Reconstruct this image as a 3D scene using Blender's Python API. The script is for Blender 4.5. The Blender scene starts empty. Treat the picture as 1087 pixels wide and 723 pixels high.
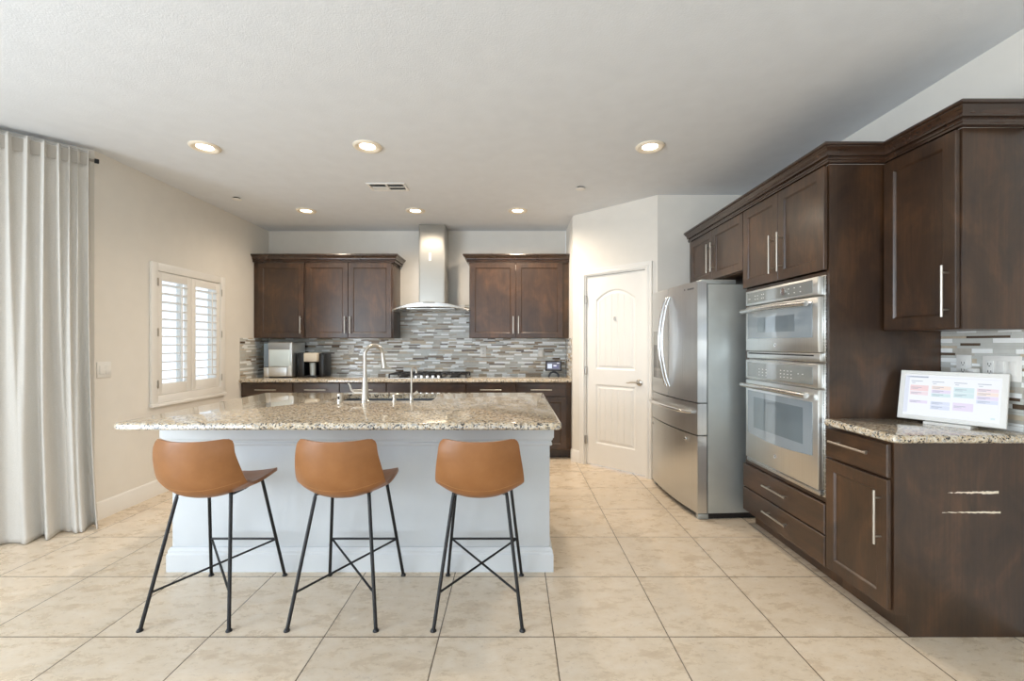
import bpy, bmesh, math, random
from math import pi, sin, cos, radians as R
from mathutils import Vector, Matrix
random.seed(7)
SC = bpy.context.scene
COL = SC.collection

# ------------------------------------------------------------------ camera, world, light, exposure
CAM_Z = 1.31
cd = bpy.data.cameras.new('camera')
cd.sensor_width = 36.0
cd.sensor_fit = 'HORIZONTAL'
cd.lens = 472.0 / 1087.0 * 36.0
cd.shift_x = -1.5 / 1087.0
cd.shift_y = 3.5 / 1087.0
cd.clip_start = 0.05
cam = bpy.data.objects.new('camera', cd)
cam.location = (0, 0, CAM_Z)
cam.rotation_euler = (pi / 2, 0, 0)
COL.objects.link(cam)
SC.camera = cam

SC.view_settings.view_transform = 'Standard'
SC.view_settings.look = 'None'
SC.view_settings.gamma = 1.0
SC.view_settings.use_curve_mapping = False
SC.view_settings.exposure = 0.57
SC.cycles.max_bounces = 10
SC.cycles.diffuse_bounces = 6
SC.cycles.glossy_bounces = 5
SC.cycles.sample_clamp_indirect = 6.0
SC.cycles.caustics_reflective = False
SC.cycles.caustics_refractive = False
SC.cycles.use_denoising = True

world = bpy.data.worlds.new('daylight')
SC.world = world
world.use_nodes = True
bg = world.node_tree.nodes['Background']
bg.inputs[0].default_value = (0.80, 0.88, 1.0, 1)
bg.inputs[1].default_value = 1.15


def area_light(name, loc, rot, sx, sy, power, col):
    l = bpy.data.lights.new(name, 'AREA')
    l.shape = 'RECTANGLE'
    l.size, l.size_y = sx, sy
    l.energy = power
    l.color = col
    o = bpy.data.objects.new(name, l)
    o.location = loc
    o.rotation_euler = rot
    COL.objects.link(o)
    return o


# daylight entering through the glazing of the room behind the camera
area_light('daylight_rear', (-1.1, -3.40, 1.30), (R(97), 0, 0), 4.6, 2.1, 30, (0.80, 0.90, 1.0))
area_light('daylight_side', (-4.48, -0.9, 1.30), (0, R(-96), 0), 2.1, 3.4, 148, (0.80, 0.90, 1.0))
DOWN_W = 37.0
DOWN_COL = (1.0, 0.84, 0.66)


# ------------------------------------------------------------------ materials
def S(r, g, b):
    f = lambda c: (c / 255 / 12.92) if c / 255 <= 0.04045 else ((c / 255 + 0.055) / 1.055) ** 2.4
    return (f(r), f(g), f(b), 1.0)


def new_mat(name):
    m = bpy.data.materials.new(name)
    m.use_nodes = True
    nt = m.node_tree
    p = nt.nodes['Principled BSDF']
    return m, nt, p


def N(nt, typ, **kw):
    n = nt.nodes.new(typ)
    for k, v in kw.items():
        if k in ('vals',):
            for i, x in v.items():
                n.inputs[i].default_value = x
        else:
            setattr(n, k, v)
    return n


def coords(nt, kind='Object', scale=(1, 1, 1), rot=(0, 0, 0), loc=(0, 0, 0)):
    tc = N(nt, 'ShaderNodeTexCoord')
    mp = N(nt, 'ShaderNodeMapping')
    mp.inputs['Scale'].default_value = scale
    mp.inputs['Rotation'].default_value = rot
    mp.inputs['Location'].default_value = loc
    nt.links.new(tc.outputs[kind], mp.inputs['Vector'])
    return mp.outputs['Vector']


def ramp(nt, fac, stops):
    r = N(nt, 'ShaderNodeValToRGB')
    e = r.color_ramp.elements
    while len(e) < len(stops):
        e.new(0.5)
    for i, (p, c) in enumerate(stops):
        e[i].position = p
        e[i].color = c
    nt.links.new(fac, r.inputs[0])
    return r.outputs[0]


def noise(nt, vec, scale, detail=3, rough=0.5, dist=0.0):
    n = N(nt, 'ShaderNodeTexNoise')
    n.inputs['Scale'].default_value = scale
    n.inputs['Detail'].default_value = detail
    n.inputs['Roughness'].default_value = rough
    n.inputs['Distortion'].default_value = dist
    nt.links.new(vec, n.inputs['Vector'])
    return n.outputs['Fac']


def bump(nt, p, height, strength=0.2, dist=0.002):
    b = N(nt, 'ShaderNodeBump')
    b.inputs['Strength'].default_value = strength
    b.inputs['Distance'].default_value = dist
    nt.links.new(height, b.inputs['Height'])
    nt.links.new(b.outputs[0], p.inputs['Normal'])


def plain(name, col, rough=0.5, metal=0.0, spec=0.5, var=0.04, vscale=8.0, coat=0.0, bmp=0.0, bscale=200.0):
    """a procedural material: base colour with slight noise variation"""
    m, nt, p = new_mat(name)
    v = coords(nt)
    f = noise(nt, v, vscale, 4)
    lo = tuple(max(0, c * (1 - var)) for c in col[:3]) + (1,)
    hi = tuple(min(1, c * (1 + var)) for c in col[:3]) + (1,)
    nt.links.new(ramp(nt, f, [(0.3, lo), (0.7, hi)]), p.inputs['Base Color'])
    p.inputs['Roughness'].default_value = rough
    p.inputs['Metallic'].default_value = metal
    p.inputs['Specular IOR Level'].default_value = spec
    p.inputs['Coat Weight'].default_value = coat
    if bmp:
        bump(nt, p, noise(nt, v, bscale, 3), bmp, 0.002)
    return m


def emit(name, col, strength):
    m, nt, p = new_mat(name)
    p.inputs['Base Color'].default_value = (0.05, 0.05, 0.05, 1)
    p.inputs['Emission Color'].default_value = col
    p.inputs['Emission Strength'].default_value = strength
    p.inputs['Roughness'].default_value = 0.15
    return m


M = {}
M['wall'] = plain('wall_paint', S(230, 226, 218), 0.85, bmp=0.12, bscale=160, var=0.015)
M['ceiling'] = plain('ceiling_paint', S(225, 229, 234), 0.9, bmp=0.5, bscale=110, var=0.02)
M['white'] = plain('white_trim_paint', S(236, 234, 229), 0.45, var=0.01)
M['door'] = plain('white_door_paint', S(238, 236, 231), 0.4, var=0.01)
M['stucco'] = plain('island_stucco', S(202, 207, 211), 0.75, bmp=0.35, bscale=140, var=0.03, vscale=5)
M['island_trim'] = plain('island_trim_paint', S(207, 211, 214), 0.6, bmp=0.15, bscale=140, var=0.015)
M['plastic_white'] = plain('white_plastic', S(235, 234, 230), 0.35, var=0.01)
M['nickel'] = plain('brushed_nickel', S(196, 190, 180), 0.3, 1.0, var=0.03)
M['chrome'] = plain('polished_steel', S(215, 215, 215), 0.12, 1.0, var=0.02)
M['black_metal'] = plain('black_metal', S(30, 30, 32), 0.42, 0.3, var=0.1)
M['dark_leg'] = M['black_metal']
M['iron'] = plain('cast_iron', S(38, 37, 38), 0.5, 0.2, var=0.15, vscale=40)
M['black_plastic'] = plain('black_plastic', S(24, 24, 26), 0.3, var=0.1)
M['gap'] = plain('dark_gap', S(22, 17, 15), 0.8)
M['sink'] = plain('graphite_composite', S(70, 78, 88), 0.45, var=0.12, vscale=120)
M['grout'] = plain('tile_grout', S(196, 192, 184), 0.9, var=0.05)
M['scuff'] = plain('bare_wood_scuff', S(238, 226, 205), 0.8, var=0.15, vscale=150)
M['lamp_trim'] = plain('cream_lamp_trim', S(236, 226, 208), 0.4, var=0.01)
M['rod'] = plain('grey_curtain_tape', S(172, 166, 157), 0.7, var=0.03)


def wood_mat(name, c0, c1, c2, rough, axis='z'):
    m, nt, p = new_mat(name)
    sc = {'z': (18, 18, 1.0), 'x': (1.0, 18, 18)}[axis]
    f1 = noise(nt, coords(nt, scale=sc), 4.0, 6, 0.6, 0.3)
    f2 = noise(nt, coords(nt, scale=(1.6, 1.6, 1.0) if axis == 'z' else (1.0, 1.6, 1.6)), 3.0, 5, 0.6, 0.6)
    mx = N(nt, 'ShaderNodeMath', operation='MULTIPLY_ADD')
    nt.links.new(f1, mx.inputs[0])
    mx.inputs[1].default_value = 0.25
    mm = N(nt, 'ShaderNodeMath', operation='MULTIPLY')
    nt.links.new(f2, mm.inputs[0])
    mm.inputs[1].default_value = 0.75
    nt.links.new(mm.outputs[0], mx.inputs[2])
    nt.links.new(ramp(nt, mx.outputs[0], [(0.34, c0), (0.5, c1), (0.66, c2)]), p.inputs['Base Color'])
    p.inputs['Roughness'].default_value = rough
    p.inputs['Specular IOR Level'].default_value = 0.5
    p.inputs['Coat Weight'].default_value = 0.38
    p.inputs['Coat Roughness'].default_value = 0.22
    bump(nt, p, f1, 0.03, 0.001)
    return m


M['wood'] = wood_mat('espresso_stained_wood', S(43, 28, 18), S(62, 42, 27), S(88, 60, 38), 0.38)
M['wood_h'] = wood_mat('espresso_stained_wood_horizontal', S(43, 28, 18), S(62, 42, 27), S(88, 60, 38), 0.38, 'x')
M['wood_crown'] = wood_mat('espresso_crown_wood', S(44, 29, 21), S(56, 38, 27), S(70, 49, 35), 0.26, 'x')


def steel_mat(name, col, rough, axis):
    m, nt, p = new_mat(name)
    sc = (1, 1, 260) if axis == 'x' else (260, 260, 1)
    v = coords(nt, scale=sc)
    f = noise(nt, v, 1.0, 2)
    lo = tuple(c * 0.93 for c in col[:3]) + (1,)
    nt.links.new(ramp(nt, f, [(0.3, lo), (0.7, col)]), p.inputs['Base Color'])
    mr = N(nt, 'ShaderNodeMapRange')
    nt.links.new(f, mr.inputs[0])
    mr.inputs['To Min'].default_value = rough * 0.8
    mr.inputs['To Max'].default_value = rough * 1.25
    nt.links.new(mr.outputs[0], p.inputs['Roughness'])
    p.inputs['Metallic'].default_value = 1.0
    p.inputs['Anisotropic'].default_value = 0.75
    tg = N(nt, 'ShaderNodeTangent', direction_type='RADIAL', axis='Z')
    nt.links.new(tg.outputs[0], p.inputs['Tangent'])
    return m


M['steel'] = steel_mat('brushed_stainless_steel', S(222, 223, 222), 0.3, 'z')
M['steel_soft'] = steel_mat('satin_hood_steel', S(186, 184, 178), 0.42, 'x')
M['steel_h'] = steel_mat('brushed_stainless_steel_horizontal', S(206, 205, 202), 0.26, 'x')
M['steel_side'] = plain('grey_fridge_side', S(182, 188, 187), 0.36, 0.6, var=0.04)
M['steel_light'] = steel_mat('light_brushed_steel', S(225, 225, 222), 0.3, 'z')


def glass_dark(name, col, rough=0.06, spec=0.9):
    m, nt, p = new_mat(name)
    v = coords(nt)
    f = noise(nt, v, 3, 2)
    hi = tuple(min(1, c * 1.15) for c in col[:3]) + (1,)
    nt.links.new(ramp(nt, f, [(0.3, col), (0.7, hi)]), p.inputs['Base Color'])
    p.inputs['Roughness'].default_value = rough
    p.inputs['Specular IOR Level'].default_value = spec
    p.inputs['Coat Weight'].default_value = 0.6
    p.inputs['Coat Roughness'].default_value = 0.03
    return m


M['oven_glass'] = glass_dark('oven_door_glass', S(140, 150, 157))  # pale bluish reflection put into the base colour of the glass
M['oven_glass_in'] = glass_dark('oven_inner_window_glass', S(112, 124, 131))
M['panel_glass'] = glass_dark('control_panel_glass', S(120, 124, 122), 0.12)
M['icon'] = plain('pale_grey_icon_print', S(225, 228, 226), 0.5)
M['dark_glass'] = glass_dark('dark_glass', S(40, 44, 48))


def pane_mat():
    m = bpy.data.materials.new('window_pane_glass')
    m.use_nodes = True
    nt = m.node_tree
    nt.nodes.clear()
    out = N(nt, 'ShaderNodeOutputMaterial')
    tr = N(nt, 'ShaderNodeBsdfTransparent')
    tr.inputs[0].default_value = (0.95, 0.97, 0.97, 1)
    gl = N(nt, 'ShaderNodeBsdfGlossy')
    gl.inputs['Roughness'].default_value = 0.02
    mix = N(nt, 'ShaderNodeMixShader')
    lw = N(nt, 'ShaderNodeLayerWeight')
    pw_ = N(nt, 'ShaderNodeMath', operation='POWER')
    nt.links.new(lw.outputs['Facing'], pw_.inputs[0])
    pw_.inputs[1].default_value = 5.0
    fr = N(nt, 'ShaderNodeMath', operation='MULTIPLY_ADD')
    nt.links.new(pw_.outputs[0], fr.inputs[0])
    fr.inputs[1].default_value = 0.9
    fr.inputs[2].default_value = 0.04
    nt.links.new(fr.outputs[0], mix.inputs[0])
    nt.links.new(tr.outputs[0], mix.inputs[1])
    nt.links.new(gl.outputs[0], mix.inputs[2])
    nt.links.new(mix.outputs[0], out.inputs[0])
    return m


M['pane'] = pane_mat()


def floor_mat():
    m, nt, p = new_mat('beige_travertine_tile')
    v = coords(nt, loc=(-0.1805, -1.987, 0))
    br = N(nt, 'ShaderNodeTexBrick')
    br.offset = 0.0
    br.squash = 1.0
    br.inputs['Scale'].default_value = 1.0
    br.inputs['Brick Width'].default_value = 0.5135
    br.inputs['Row Height'].default_value = 0.5135
    br.inputs['Mortar Size'].default_value = 0.0028
    br.inputs['Mortar Smooth'].default_value = 0.1
    br.inputs['Bias'].default_value = 0.0
    br.inputs['Color1'].default_value = (0.0, 0.0, 0.0, 1)
    br.inputs['Color2'].default_value = (1.0, 1.0, 1.0, 1)
    br.inputs['Mortar'].default_value = (0.5, 0.5, 0.5, 1)
    nt.links.new(v, br.inputs['Vector'])
    # shift the stone pattern per tile
    sh = N(nt, 'ShaderNodeVectorMath', operation='SCALE')
    nt.links.new(br.outputs['Color'], sh.inputs[0])
    sh.inputs['Scale'].default_value = 7.0
    ad = N(nt, 'ShaderNodeVectorMath', operation='ADD')
    nt.links.new(v, ad.inputs[0])
    nt.links.new(sh.outputs[0], ad.inputs[1])
    st = N(nt, 'ShaderNodeMapping')
    st.inputs['Rotation'].default_value = (0, 0, R(-32))
    st.inputs['Scale'].default_value = (1.0, 1.9, 1.0)
    nt.links.new(ad.outputs[0], st.inputs['Vector'])
    vec = st.outputs[0]
    f = noise(nt, vec, 7.0, 10, 0.7, 0.2)
    base = ramp(nt, f, [(0.30, S(198, 178, 153)), (0.44, S(215, 198, 174)), (0.58, S(222, 207, 186)), (0.74, S(229, 217, 199))])
    f2 = noise(nt, vec, 34.0, 8, 0.75, 0.8)
    vein = ramp(nt, f2, [(0.33, (1, 1, 1, 1)), (0.44, (0, 0, 0, 1))])
    mx = N(nt, 'ShaderNodeMix', data_type='RGBA')
    sc = N(nt, 'ShaderNodeMath', operation='MULTIPLY')
    nt.links.new(vein, sc.inputs[0])
    sc.inputs[1].default_value = 0.55
    nt.links.new(sc.outputs[0], mx.inputs[0])
    nt.links.new(base, mx.inputs[6])
    mx.inputs[7].default_value = S(158, 138, 116)
    # per-tile tone
    hs = N(nt, 'ShaderNodeHueSaturation')
    mr = N(nt, 'ShaderNodeMapRange')
    nt.links.new(br.outputs['Color'], mr.inputs[0])
    mr.inputs['To Min'].default_value = 0.95
    mr.inputs['To Max'].default_value = 1.04
    nt.links.new(mr.outputs[0], hs.inputs['Value'])
    nt.links.new(mx.outputs[2], hs.inputs['Color'])
    m2 = N(nt, 'ShaderNodeMix', data_type='RGBA')
    nt.links.new(br.outputs['Fac'], m2.inputs[0])
    nt.links.new(hs.outputs[0], m2.inputs[6])
    m2.inputs[7].default_value = S(92, 76, 60)
    nt.links.new(m2.outputs[2], p.inputs['Base Color'])
    rr = N(nt, 'ShaderNodeMapRange')
    nt.links.new(f, rr.inputs[0])
    rr.inputs['To Min'].default_value = 0.22
    rr.inputs['To Max'].default_value = 0.34
    nt.links.new(rr.outputs[0], p.inputs['Roughness'])
    inv = N(nt, 'ShaderNodeMath', operation='SUBTRACT')
    inv.inputs[0].default_value = 1.0
    nt.links.new(br.outputs['Fac'], inv.inputs[1])
    bump(nt, p, inv.outputs[0], 0.35, 0.002)
    return m


M['floor'] = floor_mat()


def granite_mat():
    m, nt, p = new_mat('speckled_granite')
    v = coords(nt)
    f = noise(nt, v, 46, 8, 0.7, 0.3)
    base = ramp(nt, f, [(0.33, S(156, 134, 104)), (0.43, S(194, 174, 142)), (0.53, S(212, 200, 178)), (0.66, S(226, 222, 212))])

    def flecks(scale, seed, lo, hi, amt):
        vo = N(nt, 'ShaderNodeTexVoronoi')
        vo.inputs['Scale'].default_value = scale
        nt.links.new(v, vo.inputs['Vector'])
        sep = N(nt, 'ShaderNodeSeparateColor')
        nt.links.new(vo.outputs['Color'], sep.inputs[0])
        fn = noise(nt, coords(nt, loc=(seed, seed * 0.7, 0)), scale * 0.28, 4, 0.65)
        ad = N(nt, 'ShaderNodeMath', operation='MULTIPLY_ADD')
        nt.links.new(fn, ad.inputs[0])
        ad.inputs[1].default_value = 1.2
        nt.links.new(sep.outputs[0], ad.inputs[2])
        return ramp(nt, ad.outputs[0], [(lo, (amt, amt, amt, 1)), (hi, (0, 0, 0, 1))])

    cur_ = base
    for fac, col in ((flecks(135, 3.0, 0.74, 0.84, 0.75), S(146, 149, 150)), (flecks(170, 11.0, 0.72, 0.80, 0.7), S(172, 146, 114)), (flecks(140, 23.0, 0.73, 0.79, 0.95), S(44, 44, 46))):
        mx = N(nt, 'ShaderNodeMix', data_type='RGBA')
        nt.links.new(fac, mx.inputs[0])
        nt.links.new(cur_, mx.inputs[6])
        mx.inputs[7].default_value = col
        cur_ = mx.outputs[2]
    nt.links.new(cur_, p.inputs['Base Color'])
    p.inputs['Roughness'].default_value = 0.06
    p.inputs['Coat Weight'].default_value = 0.3
    p.inputs['Coat Roughness'].default_value = 0.03
    return m


M['granite'] = granite_mat()


def leather_mat():
    m, nt, p = new_mat('tan_leather')
    v = coords(nt)
    f = noise(nt, v, 5, 4, 0.6)
    nt.links.new(ramp(nt, f, [(0.3, S(132, 86, 46)), (0.55, S(148, 98, 55)), (0.75, S(160, 109, 66))]), p.inputs['Base Color'])
    p.inputs['Roughness'].default_value = 0.38
    p.inputs['Specular IOR Level'].default_value = 0.45
    vo = N(nt, 'ShaderNodeTexVoronoi')
    vo.inputs['Scale'].default_value = 420
    nt.links.new(v, vo.inputs['Vector'])
    bump(nt, p, vo.outputs['Distance'], 0.12, 0.001)
    return m


M['leather'] = leather_mat()
M['thread'] = plain('pale_stitching_thread', S(188, 140, 90), 0.8)


def curtain_mat():
    m, nt, p = new_mat('white_linen_curtain')
    v = coords(nt, scale=(1, 1, 1))
    f = noise(nt, v, 300, 2)
    nt.links.new(ramp(nt, f, [(0.3, S(198, 194, 187)), (0.7, S(212, 208, 201))]), p.inputs['Base Color'])
    p.inputs['Roughness'].default_value = 0.95
    p.inputs['Specular IOR Level'].default_value = 0.1
    bump(nt, p, f, 0.15, 0.001)
    return m


M['curtain'] = curtain_mat()
TILE = [
    plain('white_glass_tile', S(248, 250, 249), 0.12, var=0.03, vscale=20),
    plain('pale_grey_glass_tile', S(204, 205, 200), 0.14, var=0.05, vscale=20),
    plain('grey_stone_tile', S(190, 185, 175), 0.4, var=0.08, vscale=40),
    plain('beige_stone_tile', S(202, 188, 166), 0.42, var=0.08, vscale=40),
    plain('taupe_stone_tile', S(152, 136, 116), 0.4, var=0.1, vscale=40),
    plain('dark_brown_glass_tile', S(98, 82, 68), 0.12, var=0.08, vscale=20),
]


# ------------------------------------------------------------------ mesh helpers
class MB:
    """collects shapes into one mesh; every shape may use its own material slot"""

    def __init__(self):
        self.bm = bmesh.new()
        self.mi = 0

    def _done(self, faces):
        for f in faces:
            f.material_index = self.mi

    def slot(self, i):
        self.mi = i
        return self

    def box(self, x0, x1, y0, y1, z0, z1, bev=0.0, seg=2):
        bm = self.bm
        n0 = len(bm.faces)
        vs = [bm.verts.new((x, y, z)) for x in (x0, x1) for y in (y0, y1) for z in (z0, z1)]
        idx = [(0, 1, 3, 2), (4, 6, 7, 5), (0, 4, 5, 1), (2, 3, 7, 6), (0, 2, 6, 4), (1, 5, 7, 3)]
        fs = [bm.faces.new([vs[i] for i in f]) for f in idx]
        self._done(fs)
        if bev > 0:
            es = list({e for f in fs for e in f.edges})
            r = bmesh.ops.bevel(bm, geom=es, offset=bev, segments=seg, profile=0.5, affect='EDGES', clamp_overlap=True)
            self._done(r['faces'])
        return self

    def loft(self, rings, cap0=True, cap1=True, closed=True):
        bm = self.bm
        rv = [[bm.verts.new(p) for p in r] for r in rings]
        fs = []
        n = len(rv[0])
        for a, b in zip(rv, rv[1:]):
            for i in range(n if closed else n - 1):
                j = (i + 1) % n
                try:
                    fs.append(bm.faces.new((a[i], a[j], b[j], b[i])))
                except ValueError:
                    pass
        if cap0:
            fs.append(bm.faces.new(list(reversed(rv[0]))))
        if cap1:
            fs.append(bm.faces.new(rv[-1]))
        self._done(fs)
        return self

    def prism(self, poly, a0, a1, axis='z', bev=0.0):
        """polygon in the plane across axis: z -> (x,y), y -> (x,z), x -> (y,z)"""
        def P(u, v, a):
            return {'z': (u, v, a), 'y': (u, a, v), 'x': (a, u, v)}[axis]
        bm = self.bm
        r0 = [bm.verts.new(P(u, v, a0)) for u, v in poly]
        r1 = [bm.verts.new(P(u, v, a1)) for u, v in poly]
        fs = [bm.faces.new(r0), bm.faces.new(list(reversed(r1)))]
        n = len(poly)
        for i in range(n):
            j = (i + 1) % n
            fs.append(bm.faces.new((r0[j], r0[i], r1[i], r1[j])))
        self._done(fs)
        if bev > 0:
            es = list({e for f in fs for e in f.edges})
            r = bmesh.ops.bevel(bm, geom=es, offset=bev, segments=2, profile=0.5, affect='EDGES', clamp_overlap=True)
            self._done(r['faces'])
        return self

    def lathe(self, prof, c=(0, 0, 0), axis='z', seg=24):
        """profile of (radius, height) about an axis through c"""
        rings = []
        for r, h in prof:
            ring = []
            for k in range(seg):
                a = 2 * pi * k / seg
                u, v = max(r, 1e-5) * cos(a), max(r, 1e-5) * sin(a)
                p = {'z': (u, v, h), 'y': (u, h, v), 'x': (h, u, v)}[axis]
                ring.append((p[0] + c[0], p[1] + c[1], p[2] + c[2]))
            rings.append(ring)
        return self.loft(rings)

    def tube(self, pts, r, seg=10, smooth=0, sx=1.0):
        P = [Vector(p) for p in pts]
        if smooth:
            P = spline(P, smooth)
        n = len(P)
        rad = r if isinstance(r, (list, tuple)) else [r] * n
        if len(rad) != n:
            rad = [rad[0] + (rad[-1] - rad[0]) * i / (n - 1) for i in range(n)]
        rings = []
        t0 = (P[1] - P[0]).normalized()
        up = Vector((0, 0, 1)) if abs(t0.z) < 0.9 else Vector((1, 0, 0))
        u = t0.cross(up).normalized()
        for i in range(n):
            t = (P[min(i + 1, n - 1)] - P[max(i - 1, 0)]).normalized()
            u = (u - t * u.dot(t)).normalized()
            w = t.cross(u)
            rings.append([P[i] + (u * cos(2 * pi * k / seg) * sx + w * sin(2 * pi * k / seg)) * rad[i] for k in range(seg)])
        return self.loft(rings)

    def grid(self, fn, nu, nv):
        """surface fn(u,v) -> point, u,v in 0..1"""
        bm = self.bm
        vs = [[bm.verts.new(fn(i / nu, j / nv)) for j in range(nv + 1)] for i in range(nu + 1)]
        fs = []
        for i in range(nu):
            for j in range(nv):
                fs.append(bm.faces.new((vs[i][j], vs[i + 1][j], vs[i + 1][j + 1], vs[i][j + 1])))
        self._done(fs)
        return self

    def build(self, name, mats, parent=None, smooth=True, angle=35, loc=None, rot=None):
        bm = self.bm
        bmesh.ops.recalc_face_normals(bm, faces=bm.faces)
        me = bpy.data.meshes.new(name)
        bm.to_mesh(me)
        bm.free()
        for m in (mats if isinstance(mats, (list, tuple)) else [mats]):
            me.materials.append(m)
        if smooth:
            me.polygons.foreach_set('use_smooth', [True] * len(me.polygons))
            me.set_sharp_from_angle(angle=R(angle))
        o = bpy.data.objects.new(name, me)
        COL.objects.link(o)
        if parent is not None:
            o.parent = parent
        if loc is not None:
            o.location = loc
        if rot is not None:
            o.rotation_euler = rot
        return o


def spline(P, k):
    out = []
    n = len(P)
    for i in range(n - 1):
        p0, p1, p2, p3 = P[max(i - 1, 0)], P[i], P[i + 1], P[min(i + 2, n - 1)]
        for j in range(k):
            t = j / k
            out.append(0.5 * ((2 * p1) + (p2 - p0) * t + (2 * p0 - 5 * p1 + 4 * p2 - p3) * t * t + (3 * p1 - p0 - 3 * p2 + p3) * t ** 3))
    out.append(P[-1])
    return out


def rrect(x0, x1, y0, y1, r, n=6):
    pts = []
    for cx, cy, a0 in ((x1 - r, y1 - r, 0), (x0 + r, y1 - r, 90), (x0 + r, y0 + r, 180), (x1 - r, y0 + r, 270)):
        for k in range(n + 1):
            a = R(a0 + 90 * k / n)
            pts.append((cx + r * cos(a), cy + r * sin(a)))
    return pts


def thing(name, label, cat, loc=(0, 0, 0), rz=0.0, group=None):
    o = bpy.data.objects.new(name, None)
    o.empty_display_size = 0.1
    COL.objects.link(o)
    o.location = loc
    o.rotation_euler = (0, 0, rz)
    o['label'] = label
    o['category'] = cat
    if group:
        o['group'] = group
    return o


def tag(o, label, cat, group=None, kind=None):
    o['label'] = label
    o['category'] = cat
    if group:
        o['group'] = group
    if kind:
        o['kind'] = kind
    return o


def dup(o, loc=None, rz=None, label=None):
    def cp(x, parent):
        c = x.copy()
        COL.objects.link(c)
        if parent is not None:
            c.parent = parent
        for ch in list(x.children):
            cp(ch, c)
        return c
    r = cp(o, None)
    if loc is not None:
        r.location = loc
    if rz is not None:
        r.rotation_euler = (0, 0, rz)
    if label:
        r['label'] = label
    return r


def struct(name, mb, m, label, cat, parent=None, **kw):
    o = mb.build(name, m, parent, **kw)
    return tag(o, label, cat, kind='structure')


def sweep(path, prof, z0):
    """sweep a profile of (outward, z) along a plan path; outward is to the right of travel"""
    mb = MB()
    P = [Vector((x, y)) for x, y in path]
    nrm = []
    for a, b in zip(P, P[1:]):
        d = (b - a).normalized()
        nrm.append(Vector((d.y, -d.x)))
    rings = []
    for i, p in enumerate(P):
        if i == 0:
            m = nrm[0]
        elif i == len(P) - 1:
            m = nrm[-1]
        else:
            a, b = nrm[i - 1], nrm[i]
            m = (a + b) / (1 + a.dot(b))
        rings.append([(p.x + m.x * o, p.y + m.y * o, z0 + z) for o, z in prof])
    return mb.loft(rings)


# ------------------------------------------------------------------ room shell
H = 2.735
T = 0.12
XL, XR, YB = -3.09, 2.305, 5.62
BX, BY = -3.09, 3.28                       # where the left wall turns 45 degrees
CX, CY = -4.575, 1.795
YR = -3.5
OUT = [(-3.21, 5.74), (-3.21, 3.33), (-4.70, 1.84), (-4.70, -3.62), (2.43, -3.62), (2.43, 5.74)]
struct('floor', MB().prism(OUT, -0.12, 0.0), M['floor'], 'beige square stone floor tiles with dark grout lines', 'floor', smooth=False)
struct('ceiling', MB().prism(OUT, H, H + 0.12), M['ceiling'], 'flat white textured ceiling with recessed lights', 'ceiling', smooth=False)
struct('wall_back', MB().box(XL, 0.66, YB, YB + T, 0, H), M['wall'], 'cream wall behind the range hood and wall cabinets', 'wall')
WY0, WY1, WZ0, WZ1 = 3.83, 4.68, 0.85, 1.955     # window hole
w = MB()
w.box(XL - T, XL, BY, WY0, 0, H).box(XL - T, XL, WY1, YB, 0, H)
w.box(XL - T, XL, WY0, WY1, 0, WZ0).box(XL - T, XL, WY0, WY1, WZ1, H)
struct('wall_left', w, M['wall'], 'cream wall with the shuttered window', 'wall')
struct('wall_left_angle', MB().prism([(BX, BY), (CX, CY), (CX - 0.085, CY + 0.085), (BX - 0.12, BY + 0.05)], 0, H), M['wall'], 'cream angled wall behind the white curtain', 'wall')
w = MB()
w.box(CX - T, CX, YR, -2.7, 0, H).box(CX - T, CX, 0.95, CY, 0, H).box(CX - T, CX, -2.7, 0.95, 2.4, H).box(CX - T, CX, -2.7, 0.95, 0, 0.12)
struct('wall_left_rear', w, M['wall'], 'cream wall with a wide window beside the camera', 'wall')
w = MB()
w.box(CX, -3.5, YR - T, YR, 0, H).box(1.3, XR, YR - T, YR, 0, H).box(-3.5, 1.3, YR - T, YR, 2.4, H).box(-3.5, 1.3, YR - T, YR, 0, 0.12)
struct('wall_rear', w, M['wall'], 'cream wall with wide glazing behind the camera', 'wall')
struct('wall_right', MB().box(XR, XR + T, YR, 4.257, 0, H), M['wall'], 'white wall above the oven and counter cabinets', 'wall')
# pantry
PA, PB = Vector((0.6615, 4.956)), Vector((1.38, 4.257))
PL = (PB - PA).length
PRZ = math.atan2(PB.y - PA.y, PB.x - PA.x)
D0, D1, DH = 0.160, 0.890, 2.052
struct('wall_pantry_side', MB().box(0.6615, 0.75, 4.99, YB, 0, H), M['wall'], 'short white wall at the end of the long counter', 'wall')
struct('wall_pantry_angle', MB().prism([(0, 0), (D0, 0), (D0, DH), (D1, DH), (D1, 0), (PL, 0), (PL, H), (0, H)], 0, 0.09, 'y'), M['wall'],
       'white angled wall around the pantry door', 'wall', loc=(PA.x, PA.y, 0), rot=(0, 0, PRZ))
struct('wall_pantry_face', MB().box(1.381, XR, 4.257, 4.257 + 0.09, 0, H), M['wall'], 'white wall beside and above the refrigerator', 'wall')
BASE = [(0, 0), (0.016, 0), (0.016, 0.095), (0.012, 0.105), (0.012, 0.118), (0.006, 0.130), (0, 0.133)]
e45 = 0.7071
struct('baseboard_left', sweep([(CX + 0.01, CY + 0.01), (BX + 0.0005, BY), (BX + 0.0005, 5.04)], BASE, 0.0), M['white'], 'white moulded baseboard along the cream wall under the window', 'baseboard')


def pw(s, off=0.0):
    u = (PB - PA).normalized()
    n = Vector((u.y, -u.x))
    p = PA + u * s + n * off
    return (p.x, p.y)


struct('baseboard_pantry', sweep([(0.6615, 5.03), (PA.x, PA.y), pw(D0 - 0.062)], BASE, 0.0), M['white'], 'short white baseboard at the pantry corner', 'baseboard')
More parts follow.
